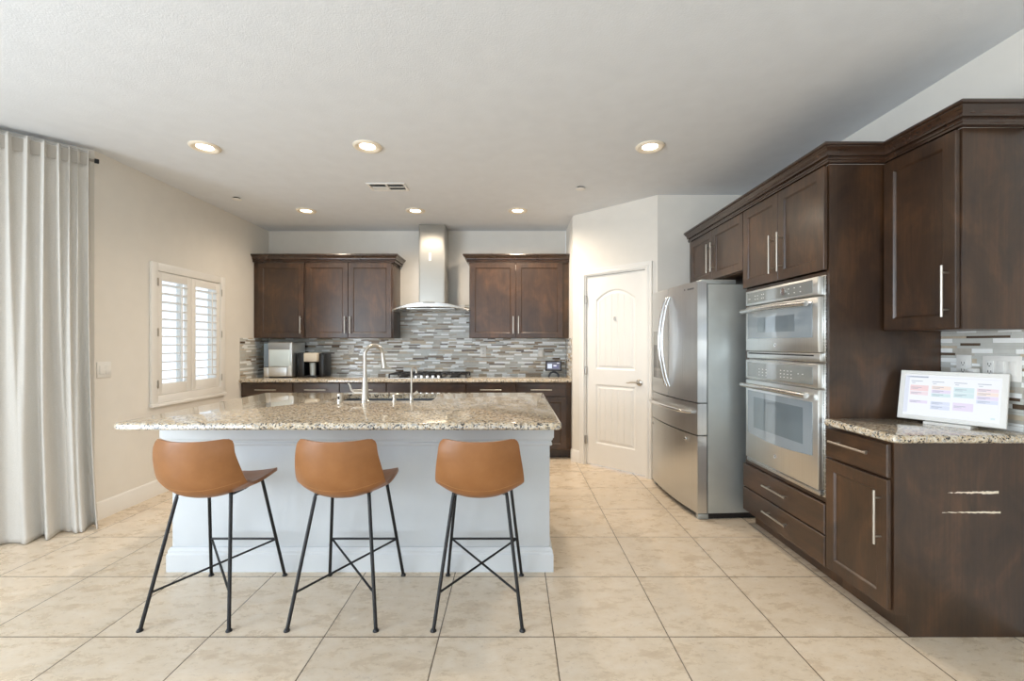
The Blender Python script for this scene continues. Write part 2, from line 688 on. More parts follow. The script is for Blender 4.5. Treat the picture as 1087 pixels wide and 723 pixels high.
# door casing
PROF_IN = [(0, 0), (0, 0.012), (0.006, 0.016), (0.022, 0.016), (0.028, 0.012), (0.052, 0.017), (0.060, 0.017), (0.060, 0)]
mb = MB()
rings = []
for (sx, sz, dx, dz) in ((D0, 0, -1, 0), (D0, DH, -1, 1), (D1, DH, 1, 1), (D1, 0, 1, 0)):
    rings.append([(sx + dx * o, -h, sz + dz * o) for o, h in PROF_IN])
mb.loft(rings)
trim = struct('trim_1', mb, M['white'], 'white moulded casing framing the pantry door', 'door casing', loc=(PA.x, PA.y, 0), rot=(0, 0, PRZ))
# jamb
mb = MB()
mb.box(D0, D0 + 0.012, -0.0, 0.09, 0, DH).box(D1 - 0.012, D1, 0, 0.09, 0, DH).box(D0 + 0.012, D1 - 0.012, 0, 0.09, DH - 0.012, DH)
mb.build('door_jamb', M['white'], trim)

# door slab: two raised plank panels, the upper one arched
door = thing('door_1', 'white two panel pantry door with arched planked upper panel', 'door', (PA.x, PA.y, 0), PRZ)
door['kind'] = 'structure'
dx0, dx1, dz0, dz1 = D0 + 0.015, D1 - 0.015, 0.012, DH - 0.016
DW, DHh = dx1 - dx0, dz1 - dz0


def panel_sdf(x, z):
    """distance inside the nearest panel (positive inside)"""
    cx = DW / 2
    hw = DW / 2 - 0.118
    best = -1e9
    # lower
    d = min(hw - abs(x - cx), z - 0.235, 0.865 - z)
    best = max(best, d)
    # upper with arch
    ztop = 1.865 - 0.105 * ((x - cx) / hw) ** 2
    d = min(hw - abs(x - cx), z - 1.03, (ztop - z) * 0.95)
    return max(best, d)


def door_h(x, z):
    d = panel_sdf(x, z)
    if d <= 0:
        return 0.0
    if d < 0.010:
        return -0.010 * d / 0.010
    if d < 0.022:
        return -0.010
    if d < 0.040:
        return -0.010 + 0.007 * (d - 0.022) / 0.018
    cx = DW / 2
    g = ((x - cx) / 0.074 + 0.5) % 1.0
    gd = abs(g - 0.5) * 0.074
    return -0.003 - (0.005 * max(0, 1 - abs(0.037 - gd) / 0.006))


mb = MB()
nu, nv = 150, 380
mb.grid(lambda u, v: (dx0 + DW * u, 0.018 - door_h(DW * u, DHh * v), dz0 + DHh * v), nu, nv)
mb.box(dx0, dx1, 0.030, 0.052, dz0, dz1)
mb.box(dx0, dx0 + 0.001, 0.018, 0.03, dz0, dz1).box(dx1 - 0.001, dx1, 0.018, 0.03, dz0, dz1).box(dx0, dx1, 0.018, 0.03, dz1 - 0.001, dz1).box(dx0, dx1, 0.018, 0.03, dz0, dz0 + 0.001)
mb.build('door_panel', M['door'], door, angle=50)
for hz in (0.27, 1.02, 1.79):
    MB().box(D0 + 0.004, D0 + 0.022, -0.004, 0.017, hz - 0.045, hz + 0.045, 0.002).tube([(D0 + 0.013, -0.006, hz - 0.047), (D0 + 0.013, -0.006, hz + 0.047)], 0.0055).build('hinge', M['nickel'], door)
hs, hzz = 0.805, 0.925
h = MB()
h.lathe([(0, 0.018), (0.033, 0.018), (0.033, 0.010), (0.027, 0.005), (0.012, 0.003), (0.011, -0.030), (0, -0.031)], (hs, 0, hzz), 'y')
h.build('rosette', M['nickel'], door)
MB().tube([(hs, -0.030, hzz), (hs - 0.02, -0.036, hzz + 0.004), (hs - 0.06, -0.038, hzz + 0.003), (hs - 0.095, -0.036, hzz - 0.005), (hs - 0.115, -0.034, hzz - 0.004)], [0.010, 0.006], 10, 5).build('lever_handle', M['nickel'], door)
MB().box(0.515, 0.530, 0.010, 0.017, 1.552, 1.592, 0.002).tube([(0.5225, 0.012, 1.562), (0.5225, 0.0, 1.558), (0.5225, 0.0, 1.570)], 0.003).build('hook', M['nickel'], door)

# ------------------------------------------------------------------ shuttered window
win = thing('window_1', 'white plantation shutter window in the cream wall', 'window', (XL, (WY0 + WY1) / 2, 0), 0)
win['kind'] = 'structure'
yc = (WY0 + WY1) / 2
hy = (WY1 - WY0) / 2
mb = MB()
# casing around the opening (x towards the room is positive)
F = 0.058
mb.box(0.0005, 0.022, -hy - F, -hy + 0.012, WZ0 - 0.055, WZ1 + F, 0.003)
mb.box(0.0005, 0.022, hy - 0.012, hy + F, WZ0 - 0.055, WZ1 + F, 0.003)
mb.box(0.0005, 0.022, -hy + 0.012, hy - 0.012, WZ1 - 0.012, WZ1 + F, 0.003)
mb.box(0.0005, 0.022, -hy + 0.012, hy - 0.012, WZ0 - 0.055, WZ0 + 0.012, 0.003)
mb.box(0.0005, 0.036, -hy - F - 0.01, hy + F + 0.01, WZ0 - 0.085, WZ0 - 0.056, 0.006)
mb.build('window_frame', M['white'], win)
mb = MB()
for a, b in ((-hy, -hy + 0.012), (hy - 0.012, hy)):
    mb.box(-T, 0, a, b, WZ0, WZ1)
mb.box(-T, 0, -hy + 0.012, hy - 0.012, WZ0, WZ0 + 0.012).box(-T, 0, -hy + 0.012, hy - 0.012, WZ1 - 0.012, WZ1)
mb.box(-T, -T + 0.03, -0.02, 0.02, WZ0 + 0.012, WZ1 - 0.012)
mb.build('window_jamb', M['white'], win)
MB().box(-T + 0.012, -T + 0.016, -hy + 0.012, hy - 0.012, WZ0 + 0.012, WZ1 - 0.012).build('pane', M['pane'], win)
for (a, b) in ((-hy + 0.014, -0.002), (0.002, hy - 0.014)):
    mb = MB()
    z0, z1 = WZ0 + 0.014, WZ1 - 0.014
    st = 0.056
    X0, X1 = -0.022, 0.010
    mb.box(X0, X1, a, a + st, z0, z1, 0.003).box(X0, X1, b - st, b, z0, z1, 0.003)
    mb.box(X0, X1, a + st, b - st, z0, z0 + 0.095, 0.003).box(X0, X1, a + st, b - st, z1 - 0.075, z1, 0.003)
    sp = mb.build('shutter_panel', M['white'], win)
    lz0, lz1 = z0 + 0.095, z1 - 0.075
    n = 12
    for k in range(n):
        zc = lz0 + (lz1 - lz0) * (k + 0.5) / n
        ring = []
        th = R(8)
        for q in range(14):
            t = 2 * pi * q / 14
            u, v = 0.036 * cos(t), 0.0052 * sin(t)
            ring.append((-0.006 + u * cos(th) - v * sin(th), zc + u * sin(th) + v * cos(th)))
        MB().prism(ring, a + st + 0.001, b - st - 0.001, 'y' if False else 'y').bm.free() if False else None
        m2 = MB()
        m2.loft([[(x, yy, z) for x, z in ring] for yy in (a + st + 0.001, b - st - 0.001)])
        m2.build('louver', M['white'], sp)
    yy = a + st + (b - a - 2 * st) * 0.66
    MB().box(0.031, 0.040, yy - 0.006, yy + 0.006, lz0 + 0.03, lz1 - 0.03, 0.002).build('tilt_rod', M['white'], sp)
for yy in (-hy + 0.006, hy - 0.006):
    for zz in (WZ0 + 0.11, WZ0 + 0.56, WZ1 - 0.11):
        MB().box(0.0225, 0.028, yy - 0.006, yy + 0.006, zz - 0.035, zz + 0.035, 0.002).build('hinge', M['nickel'], win)

# glazing behind the camera
for nm, lab, lc, rz, wd in (('window_2', 'wide window glazing in the wall behind the camera', (-1.1, YR - 0.06, 0), 0.0, 4.8), ('window_3', 'wide window glazing in the wall beside the camera', (CX - 0.06, -0.875, 0), R(90), 3.65)):
    t = thing(nm, lab, 'window', lc, rz)
    t['kind'] = 'structure'
    mb = MB()
    mb.box(-wd / 2, wd / 2, -0.03, 0.03, 0.12, 0.18).box(-wd / 2, wd / 2, -0.03, 0.03, 2.34, 2.4)
    for k in range(4):
        x = -wd / 2 + 0.03 + (wd - 0.06) * k / 3
        mb.box(x - 0.03, x + 0.03, -0.03, 0.03, 0.18, 2.34)
    mb.build('window_frame', M['white'], t)
    MB().box(-wd / 2, wd / 2, -0.004, 0.004, 0.18, 2.34).build('pane', M['pane'], t)

# ------------------------------------------------------------------ cabinets
DT = 0.020


def shaker(mb, x0, x1, z0, z1, y=0.0, st=0.058):
    """door whose back lies at y and front at y - DT"""
    def rect(i, n):
        return [(x0 + i, y - n, z0 + i), (x1 - i, y - n, z0 + i), (x1 - i, y - n, z1 - i), (x0 + i, y - n, z1 - i)]
    mb.loft([rect(0, 0), rect(0, DT - 0.002), rect(0.002, DT), rect(st, DT), rect(st + 0.003, DT - 0.002), rect(st + 0.009, DT - 0.010)])
    return mb


def slab_front(mb, x0, x1, z0, z1, y=0.0):
    def rect(i, n):
        return [(x0 + i, y - n, z0 + i), (x1 - i, y - n, z0 + i), (x1 - i, y - n, z1 - i), (x0 + i, y - n, z1 - i)]
    mb.loft([rect(0, 0), rect(0, DT - 0.004), rect(0.004, DT)])
    return mb


def bar_pull(x, z, L, vert, y, parent, name='handle'):
    mb = MB()
    r, so = 0.006, 0.032
    if vert:
        a, b = (x, y - so, z - L / 2), (x, y - so, z + L / 2)
        p = [(x, y, z - L * 0.36), (x, y, z + L * 0.36)]
    else:
        a, b = (x - L / 2, y - so, z), (x + L / 2, y - so, z)
        p = [(x - L * 0.36, y, z), (x + L * 0.36, y, z)]
    mb.tube([a, b], r, 12)
    for q in p:
        mb.tube([q, (q[0], y - so, q[2])], 0.0045, 10)
    return mb.build(name, M['nickel'], parent)


def cabinet(name, label, loc, rz, w, d, z0, z1, fronts, toe=0.0, group=None, cat='cabinet', carcass=True):
    """front plane of the carcass at local y=0 facing -y; x from -w/2 to w/2"""
    t = thing(name, label, cat, loc, rz, group)
    if carcass:
        mb = MB()
        if toe:
            mb.box(-w / 2, w / 2, 0.07, d, 0.0, toe)
            mb.box(-w / 2, w / 2, 0, d, toe, z1, 0.001)
        else:
            mb.box(-w / 2, w / 2, 0, d, z0, z1, 0.001)
        mb.build('carcass', M['wood'], t)
    for f in fronts:
        kind, x0, x1, a, b = f[:5]
        mb = MB()
        if kind == 'door':
            shaker(mb, x0, x1, a, b, -0.004)
            o = mb.build('door', M['wood'], t, angle=20)
        else:
            slab_front(mb, x0, x1, a, b, -0.004)
            o = mb.build('drawer' if kind == 'drawer' else 'false_front', M['wood_h'], t, angle=20)
        if len(f) > 5 and f[5]:
            dirn, hx, hz, L = f[5]
            bar_pull(hx, hz, L, dirn == 'v', -DT - 0.004, o)
    return t


g = 0.002
# wall cabinets on the back wall
UZ0, UZ1, UY = 1.378, 2.275, 5.292
UD = YB - 0.001 - UY


def upper(x0, x1, label, doors, filler=None, group='wall cabinets by the range hood'):
    w = x1 - x0
    fr = []
    for (a, b, hs_) in doors:
        a, b = a - (x0 + x1) / 2, b - (x0 + x1) / 2
        hx = b - 0.03 if hs_ == 'r' else a + 0.03
        fr.append(('door', a + g, b - g, UZ0 + 0.004, UZ1 - 0.006, ('v', hx, UZ0 + 0.155, 0.205)))
    return cabinet('wall_cabinet', label, ((x0 + x1) / 2, UY, 0), 0, w, UD, UZ0, UZ1, fr, group=group)


upper(-3.088, -2.482, 'single door dark wood wall cabinet above the ice maker', [(-3.03, -2.486, 'r')])
upper(-2.480, -1.430, 'two door dark wood wall cabinet between ice maker corner and range hood', [(-2.466, -1.962, 'r'), (-1.960, -1.444, 'l')])
upper(-0.525, 0.659, 'two door dark wood wall cabinet above the small smart display', [(-0.515, 0.028, 'r'), (0.030, 0.585, 'l')])
CROWN = [(0.0, 0.0), (0.027, 0.0), (0.027, 0.010), (0.032, 0.013), (0.032, 0.020), (0.027, 0.024), (0.027, 0.030), (0.040, 0.032), (0.040, 0.042), (0.043, 0.050), (0.050, 0.060), (0.060, 0.067), (0.062, 0.070), (0.062, 0.074), (0.070, 0.076), (0.072, 0.082), (0.070, 0.090), (0.066, 0.093), (0.0, 0.093)]
tag(sweep([(-3.088, UY), (-1.430, UY), (-1.430, YB - 0.002)], CROWN, UZ1 + 0.001).build('crown_molding', M['wood_crown'], angle=25), 'dark crown moulding on the three door cabinets above the ice maker', 'crown moulding', 'cabinet crown mouldings')
tag(sweep([(-0.525, YB - 0.002), (-0.525, UY), (0.659, UY)], CROWN, UZ1 + 0.001).build('crown_molding', M['wood_crown'], angle=25), 'dark crown moulding on the cabinet between range hood and pantry', 'crown moulding', 'cabinet crown mouldings')

# base cabinets on the back wall
BYF, BZ = 5.062, 0.873
BD = YB - 0.001 - BYF


def base(x0, x1, label, top, doors, hpull=True):
    c = (x0 + x1) / 2
    w = x1 - x0
    fr = [(top, x0 - c + g, x1 - c - g - (0.06 if x1 > 0.6 else 0), 0.715, 0.862, ('h', -0.03 if x1 > 0.6 else 0, 0.79, 0.24) if hpull else None)]
    a, b = x0 - c + g, x1 - c - g - (0.06 if x1 > 0.6 else 0)
    if doors == 2:
        m_ = (a + b) / 2
        fr += [('door', a, m_ - 0.0015, 0.115, 0.705, ('v', m_ - 0.035, 0.54, 0.24)), ('door', m_ + 0.0015, b, 0.115, 0.705, ('v', m_ + 0.035, 0.54, 0.24))]
    else:
        fr += [('door', a, b, 0.115, 0.705, ('v', a + 0.035, 0.54, 0.24))]
    return cabinet('base_cabinet', label, (c, BYF, 0), 0, w, BD, 0, BZ, fr, toe=0.1, group='base cabinets under the long counter')


xs = [-3.088, -2.500, -1.972, -1.441, -0.540, 0.030, 0.659]
base(xs[0], xs[1], 'dark wood base cabinet in the wall corner under the ice maker', 'drawer', 1)
base(xs[1] + .001, xs[2], 'dark wood base cabinet under the coffee maker', 'drawer', 1)
base(xs[2] + .001, xs[3], 'dark wood base cabinet just beyond the tall island faucet', 'drawer', 1)
base(xs[3] + .001, xs[4], 'wide dark wood base cabinet beneath the gas cooktop', 'false_front', 2, False)
base(xs[4] + .001, xs[5], 'dark wood base cabinet beside the cooktop cabinet, towards the pantry', 'drawer', 1)
base(xs[5] + .001, xs[6], 'dark wood base cabinet under the smart display, next to the pantry wall', 'drawer', 1)


def worktop(mb, x0, x1, y0, y1, z0, z1, r=0.012, rc=0.02, holes=()):
    """slab with rounded plan corners, eased edges and rectangular holes"""
    bm = mb.bm
    n = 6
    prof = [(0.0, z1 - r)] + [(r - r * cos(a), z1 - r + r * sin(a)) for a in (R(30), R(60), R(90))]
    low = [(0.006, z0), (0.0, z0 + 0.006)]
    levels = low + prof
    rings = []
    for ins, z in levels:
        rings.append([bm.verts.new((x, y, z)) for x, y in rrect(x0 + ins, x1 - ins, y0 + ins, y1 - ins, max(rc - ins, 0.002), n)])
    for a, b in zip(rings, rings[1:]):
        k = len(a)
        for i in range(k):
            bm.faces.new((a[i], a[(i + 1) % k], b[(i + 1) % k], b[i]))
    for ring, z in ((rings[0], z0), (rings[-1], z1)):
        es = []
        k = len(ring)
        for i in range(k):
            e = bm.edges.get((ring[i], ring[(i + 1) % k]))
            es.append(e)
        for hl in holes:
            hv = [bm.verts.new((x, y, z)) for x, y in hl]
            for i in range(len(hv)):
                es.append(bm.edges.new((hv[i], hv[(i + 1) % len(hv)])))
        bmesh.ops.triangle_fill(bm, use_beauty=True, use_dissolve=False, edges=es)
    for hl in holes:
        k = len(hl)
        for i in range(k):
            p, q = hl[i], hl[(i + 1) % k]
            vs = [bm.verts.new((p[0], p[1], z0)), bm.verts.new((q[0], q[1], z0)), bm.verts.new((q[0], q[1], z1)), bm.verts.new((p[0], p[1], z1))]
            bm.faces.new(vs)
    bmesh.ops.remove_doubles(bm, verts=bm.verts, dist=1e-5)
    return mb


CZ0, CZ1 = 0.875, 0.910
tag(worktop(MB(), -3.088, 0.6595, 5.000, YB - 0.014, CZ0, CZ1, rc=0.004).build('countertop', M['granite'], angle=30), 'long speckled granite countertop along the back wall', 'countertop')


# ------------------------------------------------------------------ mosaic backsplash
def mosaic(mb, regions, zbase, P, rng):
    """P(u, z, n) -> point; regions of (u0, u1, z0, z1)"""
    rows = [(0.0235, 'tall'), (0.0125, 'thin'), (0.0145, 'mid')]
    gr = 0.0016
    for (u0, u1, za, zb) in regions:
        mb.slot(6)
        a, b = P(u0, za, 0.0005), P(u1, zb, 0.0045)
        mb.box(min(a[0], b[0]), max(a[0], b[0]), min(a[1], b[1]), max(a[1], b[1]), za, zb)
        z = zbase
        k = 0
        while z < zb - 0.004:
            h, kind = rows[k % 3]
            k += 1
            zt = z + h - gr
            r_ = random.Random(1000 + k * 17 + rng)
            u = -6.0 - r_.random() * 0.3
            if z >= za - 0.001:
                flip = r_.random() < 0.5
                while u < u1:
                    if kind == 'tall':
                        L = 0.098 if r_.random() < 0.75 else 0.196
                        flip = not flip
                        if flip:
                            c = r_.choices(range(6), (82, 8, 4, 3, 3, 0))[0]
                        else:
                            c = r_.choices(range(6), (8, 36, 28, 14, 10, 5))[0]
                    elif kind == 'thin':
                        L = r_.choice((0.15, 0.2, 0.3))
                        c = r_.choices(range(6), (12, 36, 24, 12, 10, 8))[0]
                    else:
                        L = r_.choice((0.098, 0.15, 0.2))
                        c = r_.choices(range(6), (12, 38, 22, 14, 10, 5))[0]
                    s0, s1 = max(u, u0) , min(u + L - gr, u1)
                    if s1 - s0 > 0.004:
                        mb.slot(c)
                        a, b = P(s0, z, 0.003), P(s1, z, 0.0085 if c in (0, 1, 5) else 0.0075)
                        mb.box(min(a[0], b[0]), max(a[0], b[0]), min(a[1], b[1]), max(a[1], b[1]), z, min(zt, zb))
                    u += L
            z += h
    return mb


SZ = CZ1 + 0.0005
mb = mosaic(MB(), [(-3.080, 0.652, SZ, UZ0 - 0.001), (-1.429, -0.526, UZ0 - 0.001, 1.80)], SZ, lambda u, z, n: (u, YB - n, z), 1)
tag(mb.build('backsplash', TILE + [M['grout']], smooth=False), 'grey and white strip mosaic tile backsplash behind the cooktop', 'backsplash')
mb = mosaic(MB(), [(5.02, 5.611, SZ, UZ0 - 0.001)], SZ, lambda u, z, n: (XL + n, u, z), 5)
tag(mb.build('backsplash', TILE + [M['grout']], smooth=False), 'brown mosaic backsplash return on the window wall beside the ice maker', 'backsplash')
mb = mosaic(MB(), [(5.02, 5.611, SZ, UZ0 - 0.001)], SZ, lambda u, z, n: (0.6615 - n, u, z), 9)
tag(mb.build('backsplash', TILE + [M['grout']], smooth=False), 'mosaic backsplash return on the short pantry wall by the smart display', 'backsplash')


# outlets and switches: local plate faces -y
def plate(name, label, cat, loc, rz, w, h, items, group=None):
    t = thing(name, label, cat, loc, rz, group)
    MB().box(-w / 2, w / 2, -0.006, 0, -h / 2, h / 2, 0.002).build('cover_plate', M['plastic_white'], t)
    for kind, x in items:
        if kind == 'rocker':
            MB().box(x - 0.016, x + 0.016, -0.010, -0.0062, -0.033, 0.033, 0.0015).build('rocker', M['plastic_white'], t)
        else:
            mb = MB()
            mb.box(x - 0.017, x + 0.017, -0.009, -0.0062, -0.034, 0.034, 0.0015)
            mb.slot(1)
            for zz in (-0.018, 0.018):
                mb.box(x - 0.008, x - 0.0055, -0.0096, -0.0088, zz - 0.005, zz + 0.006)
                mb.box(x + 0.0055, x + 0.008, -0.0096, -0.0088, zz - 0.004, zz + 0.005)
                mb.lathe([(0, 0), (0.003, 0), (0.003, -0.0008), (0, -0.0008)], (x, -0.0088, zz - 0.010), 'y', 10)
            mb.build('receptacle', [M['plastic_white'], M['gap']], t)
    return t


OG = 'power outlets on the backsplash tile'
plate('wall_outlet', 'white power outlet in the mosaic just beyond the tall island faucet', 'outlet', (-2.045, YB - 0.0095, 1.235), 0, 0.074, 0.118, [('outlet', 0)], OG)
plate('wall_outlet', 'white power outlet in the mosaic between cooktop and smart display', 'outlet', (-0.382, YB - 0.0095, 1.205), 0, 0.074, 0.118, [('outlet', 0)], OG)
t = plate('wall_outlet', 'white power outlet with a plugged in adapter above the smart display', 'outlet', (0.345, YB - 0.0095, 1.205), 0, 0.074, 0.118, [('outlet', 0)], OG)
a_ = MB().box(-0.026, 0.026, -0.05, -0.0105, -0.052, 0.030, 0.006).build('power_adapter', M['plastic_white'])
a_.location = (0.345, YB - 0.0095, 1.205)
tag(a_, 'white plug adapter in the outlet above the smart display', 'adapter')
plate('light_switch', 'two gang white light switch on the cream wall beside the curtain', 'switch', (XL + 0.0005, 3.352, 1.115), R(90), 0.116, 0.118, [('rocker', -0.024), ('rocker', 0.024)])

# ------------------------------------------------------------------ range hood
hood = thing('range_hood', 'stainless chimney range hood with curved canopy above the cooktop', 'range hood', (-0.972, 5.605, 0))
HW = 0.4515
FZ, EZ = 1.765, 1.700


def arch(x, off=0.0):
    t = abs(x) / HW
    return FZ + 0.028 - (FZ + 0.028 - EZ - 0.012) * t ** 2 + off


n = 28
top = [(-HW + 2 * HW * k / n, arch(-HW + 2 * HW * k / n)) for k in range(n + 1)]
bot = [(x, z - 0.018) for x, z in reversed(top)]
mb = MB()


def front_y(x):
    return -0.50 + 0.10 * (abs(x) / HW) ** 2.2


rings = []
for k in range(n + 1):
    x = -HW + 2 * HW * k / n
    z = arch(x)
    zb = 1.735 - 0.041 * (abs(x) / HW) ** 4
    rings.append([(x, -0.002, z), (x, front_y(x) + 0.004, z), (x, front_y(x), z - 0.004), (x, front_y(x), zb + 0.004), (x, front_y(x) + 0.004, zb), (x, -0.002, zb)])
mb.loft(rings)
mb.build('canopy', M['steel_h'], hood, angle=40)
for k in range(2):
    MB().box(-0.28 + 0.283 * k, -0.003 + 0.283 * k, -0.40, -0.10, 1.718, 1.7285, 0.002).build('grease_filter', M['steel'], hood)
mb = MB()
cw, cy0 = 0.1565, -0.305
poly = [(-cw, -0.001), (-cw, cy0 + 0.012), (-cw + 0.004, cy0 + 0.004)] + [(-cw + 0.012 + (2 * cw - 0.024) * k / 12, cy0 - 0.006 * sin(pi * k / 12)) for k in range(13)] + [(cw - 0.004, cy0 + 0.004), (cw, cy0 + 0.012), (cw, -0.001)]
mb.prism(poly, 1.745, H - 0.002)
mb.build('chimney', M['steel_soft'], hood, angle=40)
MB().box(-0.034, -0.008, -0.3125, -0.3118, 2.30, 2.395).slot(1).box(-0.031, -0.015, -0.3132, -0.3126, 2.305, 2.318).build('sticker', [M['plastic_white'], M['icon']], hood)
MB().box(-0.07, 0.07, front_y(0.07) - 0.003, front_y(0) + 0.003, FZ + 0.012, FZ + 0.024, 0.001).build('control_strip', M['panel_glass'], hood)

# ------------------------------------------------------------------ cooktop
ck = thing('gas_cooktop', 'stainless gas cooktop with black cast iron grates under the range hood', 'cooktop', (-0.985, 5.31, CZ1 + 0.0005))
MB().box(-0.455, 0.455, -0.25, 0.25, 0, 0.010, 0.004).build('cooktop_tray', M['steel_h'], ck)
for x, y, r in ((-0.30, -0.10, 0.04), (-0.30, 0.12, 0.032), (0, 0.04, 0.055), (0.30, -0.10, 0.045), (0.30, 0.12, 0.032)):
    mb = MB()
    mb.lathe([(0, 0.0105), (r + 0.012, 0.0105), (r + 0.01, 0.020), (r, 0.022), (r, 0.030), (r - 0.006, 0.034), (0, 0.034)], (x, y, 0))
    mb.build('burner', M['iron'], ck)
for x in (-0.30, 0.0, 0.30):
    mb = MB()
    hw = 0.142
    for yy in (-0.20, 0.0, 0.21):
        mb.box(x - hw, x + hw, yy - 0.007, yy + 0.007, 0.043, 0.056, 0.002)
    for xx in (-hw, -0.05, 0.05, hw):
        mb.box(x + xx - 0.007, x + xx + 0.007, -0.20, 0.21, 0.043, 0.056, 0.002)
    for xx in (-hw, hw):
        for yy in (-0.20, 0.21):
            mb.box(x + xx - 0.008, x + xx + 0.008, yy - 0.008, yy + 0.008, 0.0105, 0.046, 0.002)
    mb.build('grate', M['iron'], ck)
for k in range(5):
    x = -0.13 + 0.065 * k
    MB().lathe([(0, 0.0105), (0.022, 0.0105), (0.020, 0.036), (0.016, 0.039), (0, 0.039)], (x, -0.225, 0), 'z', 20).build('knob', M['chrome'], ck)

# ------------------------------------------------------------------ small appliances on the long counter
ZC = CZ1 + 0.0005
im = thing('ice_maker', 'silver countertop ice maker with side water tank in the counter corner', 'ice maker', (-2.775, 5.22, ZC))
MB().box(-0.105, 0.175, 0.0, 0.34, 0.012, 0.418, 0.012, 3).build('body', M['steel_light'], im)
MB().box(-0.100, 0.150, -0.012, -0.0005, 0.335, 0.412, 0.004).build('top_panel', plain('grey_plastic', S(150, 154, 156), 0.4), im)
MB().box(-0.085, 0.160, -0.018, -0.0005, 0.135, 0.330, 0.006).build('ice_window', glass_dark('pale_ice_window', S(205, 220, 224), 0.08), im)
MB().box(-0.085, 0.125, -0.022, -0.0005, 0.015, 0.130, 0.006).build('drip_drawer', M['steel_light'], im)
MB().box(-0.172, -0.106, 0.02, 0.30, 0.125, 0.405, 0.010).build('water_tank', glass_dark('blue_grey_tank_plastic', S(120, 140, 158), 0.1), im)
MB().box(-0.172, -0.106, 0.02, 0.30, 0.0, 0.124, 0.006).build('tank_base', M['steel_light'], im)
MB().box(-0.10, 0.17, 0.01, 0.33, 0.0, 0.0119).build('foot', M['black_plastic'], im)

cm = thing('coffee_maker', 'black single serve coffee maker with cream front beside the ice maker', 'coffee maker', (-2.418, 5.30, ZC))
mb = MB()
mb.box(-0.165, -0.075, 0.0, 0.24, 0.0, 0.292, 0.012)
mb.box(0.090, 0.150, 0.02, 0.24, 0.0, 0.285, 0.012)
mb.box(-0.074, 0.089, 0.13, 0.24, 0.0, 0.285, 0.006)
mb.build('housing', M['black_plastic'], cm)
MB().box(-0.072, 0.087, -0.03, 0.129, 0.185, 0.292, 0.012).build('brew_head', plain('cream_plastic', S(214, 206, 190), 0.4), cm)
MB().box(-0.072, 0.087, -0.03, 0.129, 0.0, 0.020, 0.004).build('drip_tray', M['black_plastic'], cm)
tm = MB()
tm.lathe([(0, 0.0), (0.030, 0.0), (0.034, 0.004), (0.038, 0.150), (0.036, 0.152), (0, 0.152)], (0, 0, 0), 'z', 24)
tb = tm.build('travel_mug', M['steel_side'])
tb.location = (-2.408, 5.34, ZC + 0.0205)
tag(tb, 'slim grey steel travel mug standing in the coffee maker', 'mug')

sd = thing('smart_display', 'small black smart display on a round stand by the pantry wall', 'smart display', (0.490, 5.40, ZC), R(-10))
mb = MB()
n = 24
ring_o = [(0.068 * cos(pi * k / n), 0.068 * sin(pi * k / n)) for k in range(n + 1)]
ring_i = [(0.046 * cos(pi * k / n), 0.046 * sin(pi * k / n)) for k in range(n, -1, -1)]
mb.prism(ring_o + ring_i, -0.02, 0.05, 'y')
mb.build('stand', M['black_plastic'], sd)
scr = MB()
th = R(16)


def SD(x, z, n_):
    return (x, -0.03 + sin(th) * (z) - cos(th) * n_, 0.068 + 0.0 + cos(th) * z + sin(th) * n_)


def tilted(mb, x0, x1, z0, z1, n0, n1, F, bev=0.0):
    mb.loft([[F(x0, z0, n0), F(x1, z0, n0), F(x1, z1, n0), F(x0, z1, n0)], [F(x0, z0, n1), F(x1, z0, n1), F(x1, z1, n1), F(x0, z1, n1)]])
    return mb


tilted(scr, -0.098, 0.098, 0.002, 0.122, 0.0, 0.022, SD)
so = scr.build('display_head', M['black_plastic'], sd)
mb = MB()
tilted(mb, -0.080, 0.080, 0.016, 0.108, 0.0222, 0.0228, SD)
mb.slot(1)
tilted(mb, -0.072, -0.018, 0.030, 0.086, 0.0230, 0.0233, SD)
mb.slot(2)
tilted(mb, -0.006, 0.060, 0.034, 0.074, 0.0230, 0.0233, SD)
mb.slot(3)
tilted(mb, 0.0, 0.035, 0.056, 0.070, 0.0235, 0.0237, SD)
tilted(mb, 0.040, 0.068, 0.092, 0.099, 0.0230, 0.0233, SD)
mb.build('screen', [emit('screen_slate', S(104, 108, 128), 0.55), emit('screen_card', S(205, 215, 232), 0.8), emit('screen_photo', S(96, 100, 140), 0.7), emit('screen_white', S(235, 235, 245), 0.8)], so)
cb = MB().tube([(0.555, 5.44, ZC + 0.03), (0.590, 5.45, ZC + 0.035), (0.625, 5.47, ZC + 0.012), (0.640, 5.50, ZC + 0.004), (0.625, 5.56, ZC + 0.004)], 0.003, 8, 6).build('charging_cable', M['plastic_white'])
tag(cb, 'pale power cord beside the smart display', 'cord')

# ------------------------------------------------------------------ island
IX0, IX1, IY0, IY1 = -1.972, 0.210, 2.570, 3.60
isl = thing('kitchen_island', 'white stucco kitchen island base behind the three stools', 'island', ((IX0 + IX1) / 2, IY0, 0))
cx = (IX0 + IX1) / 2
hw = (IX1 - IX0) / 2
mb = MB()
mb.box(-hw, hw, 0, 0.11, 0, 0.8735, 0.004)
mb.box(-hw, -hw + 0.05, 0.1105, IY1 - IY0, 0, 0.8735, 0.004)
mb.box(hw - 0.05, hw, 0.1105, IY1 - IY0, 0, 0.8735, 0.004)
mb.build('stucco_wall', M['stucco'], isl)
IB = [(0.0005, 0), (0.020, 0), (0.020, 0.098), (0.015, 0.106), (0.015, 0.120), (0.010, 0.128), (0.006, 0.137), (0.0005, 0.137)]


def wrapped(prof, z0, name, m, ext=0.0):
    path = [(-hw - ext, IY1 - IY0), (-hw - ext, 0), (hw, 0), (hw, IY1 - IY0)]
    # travel so that outward is to the right
    return sweep(path, prof, z0).build(name, m, isl, angle=25)


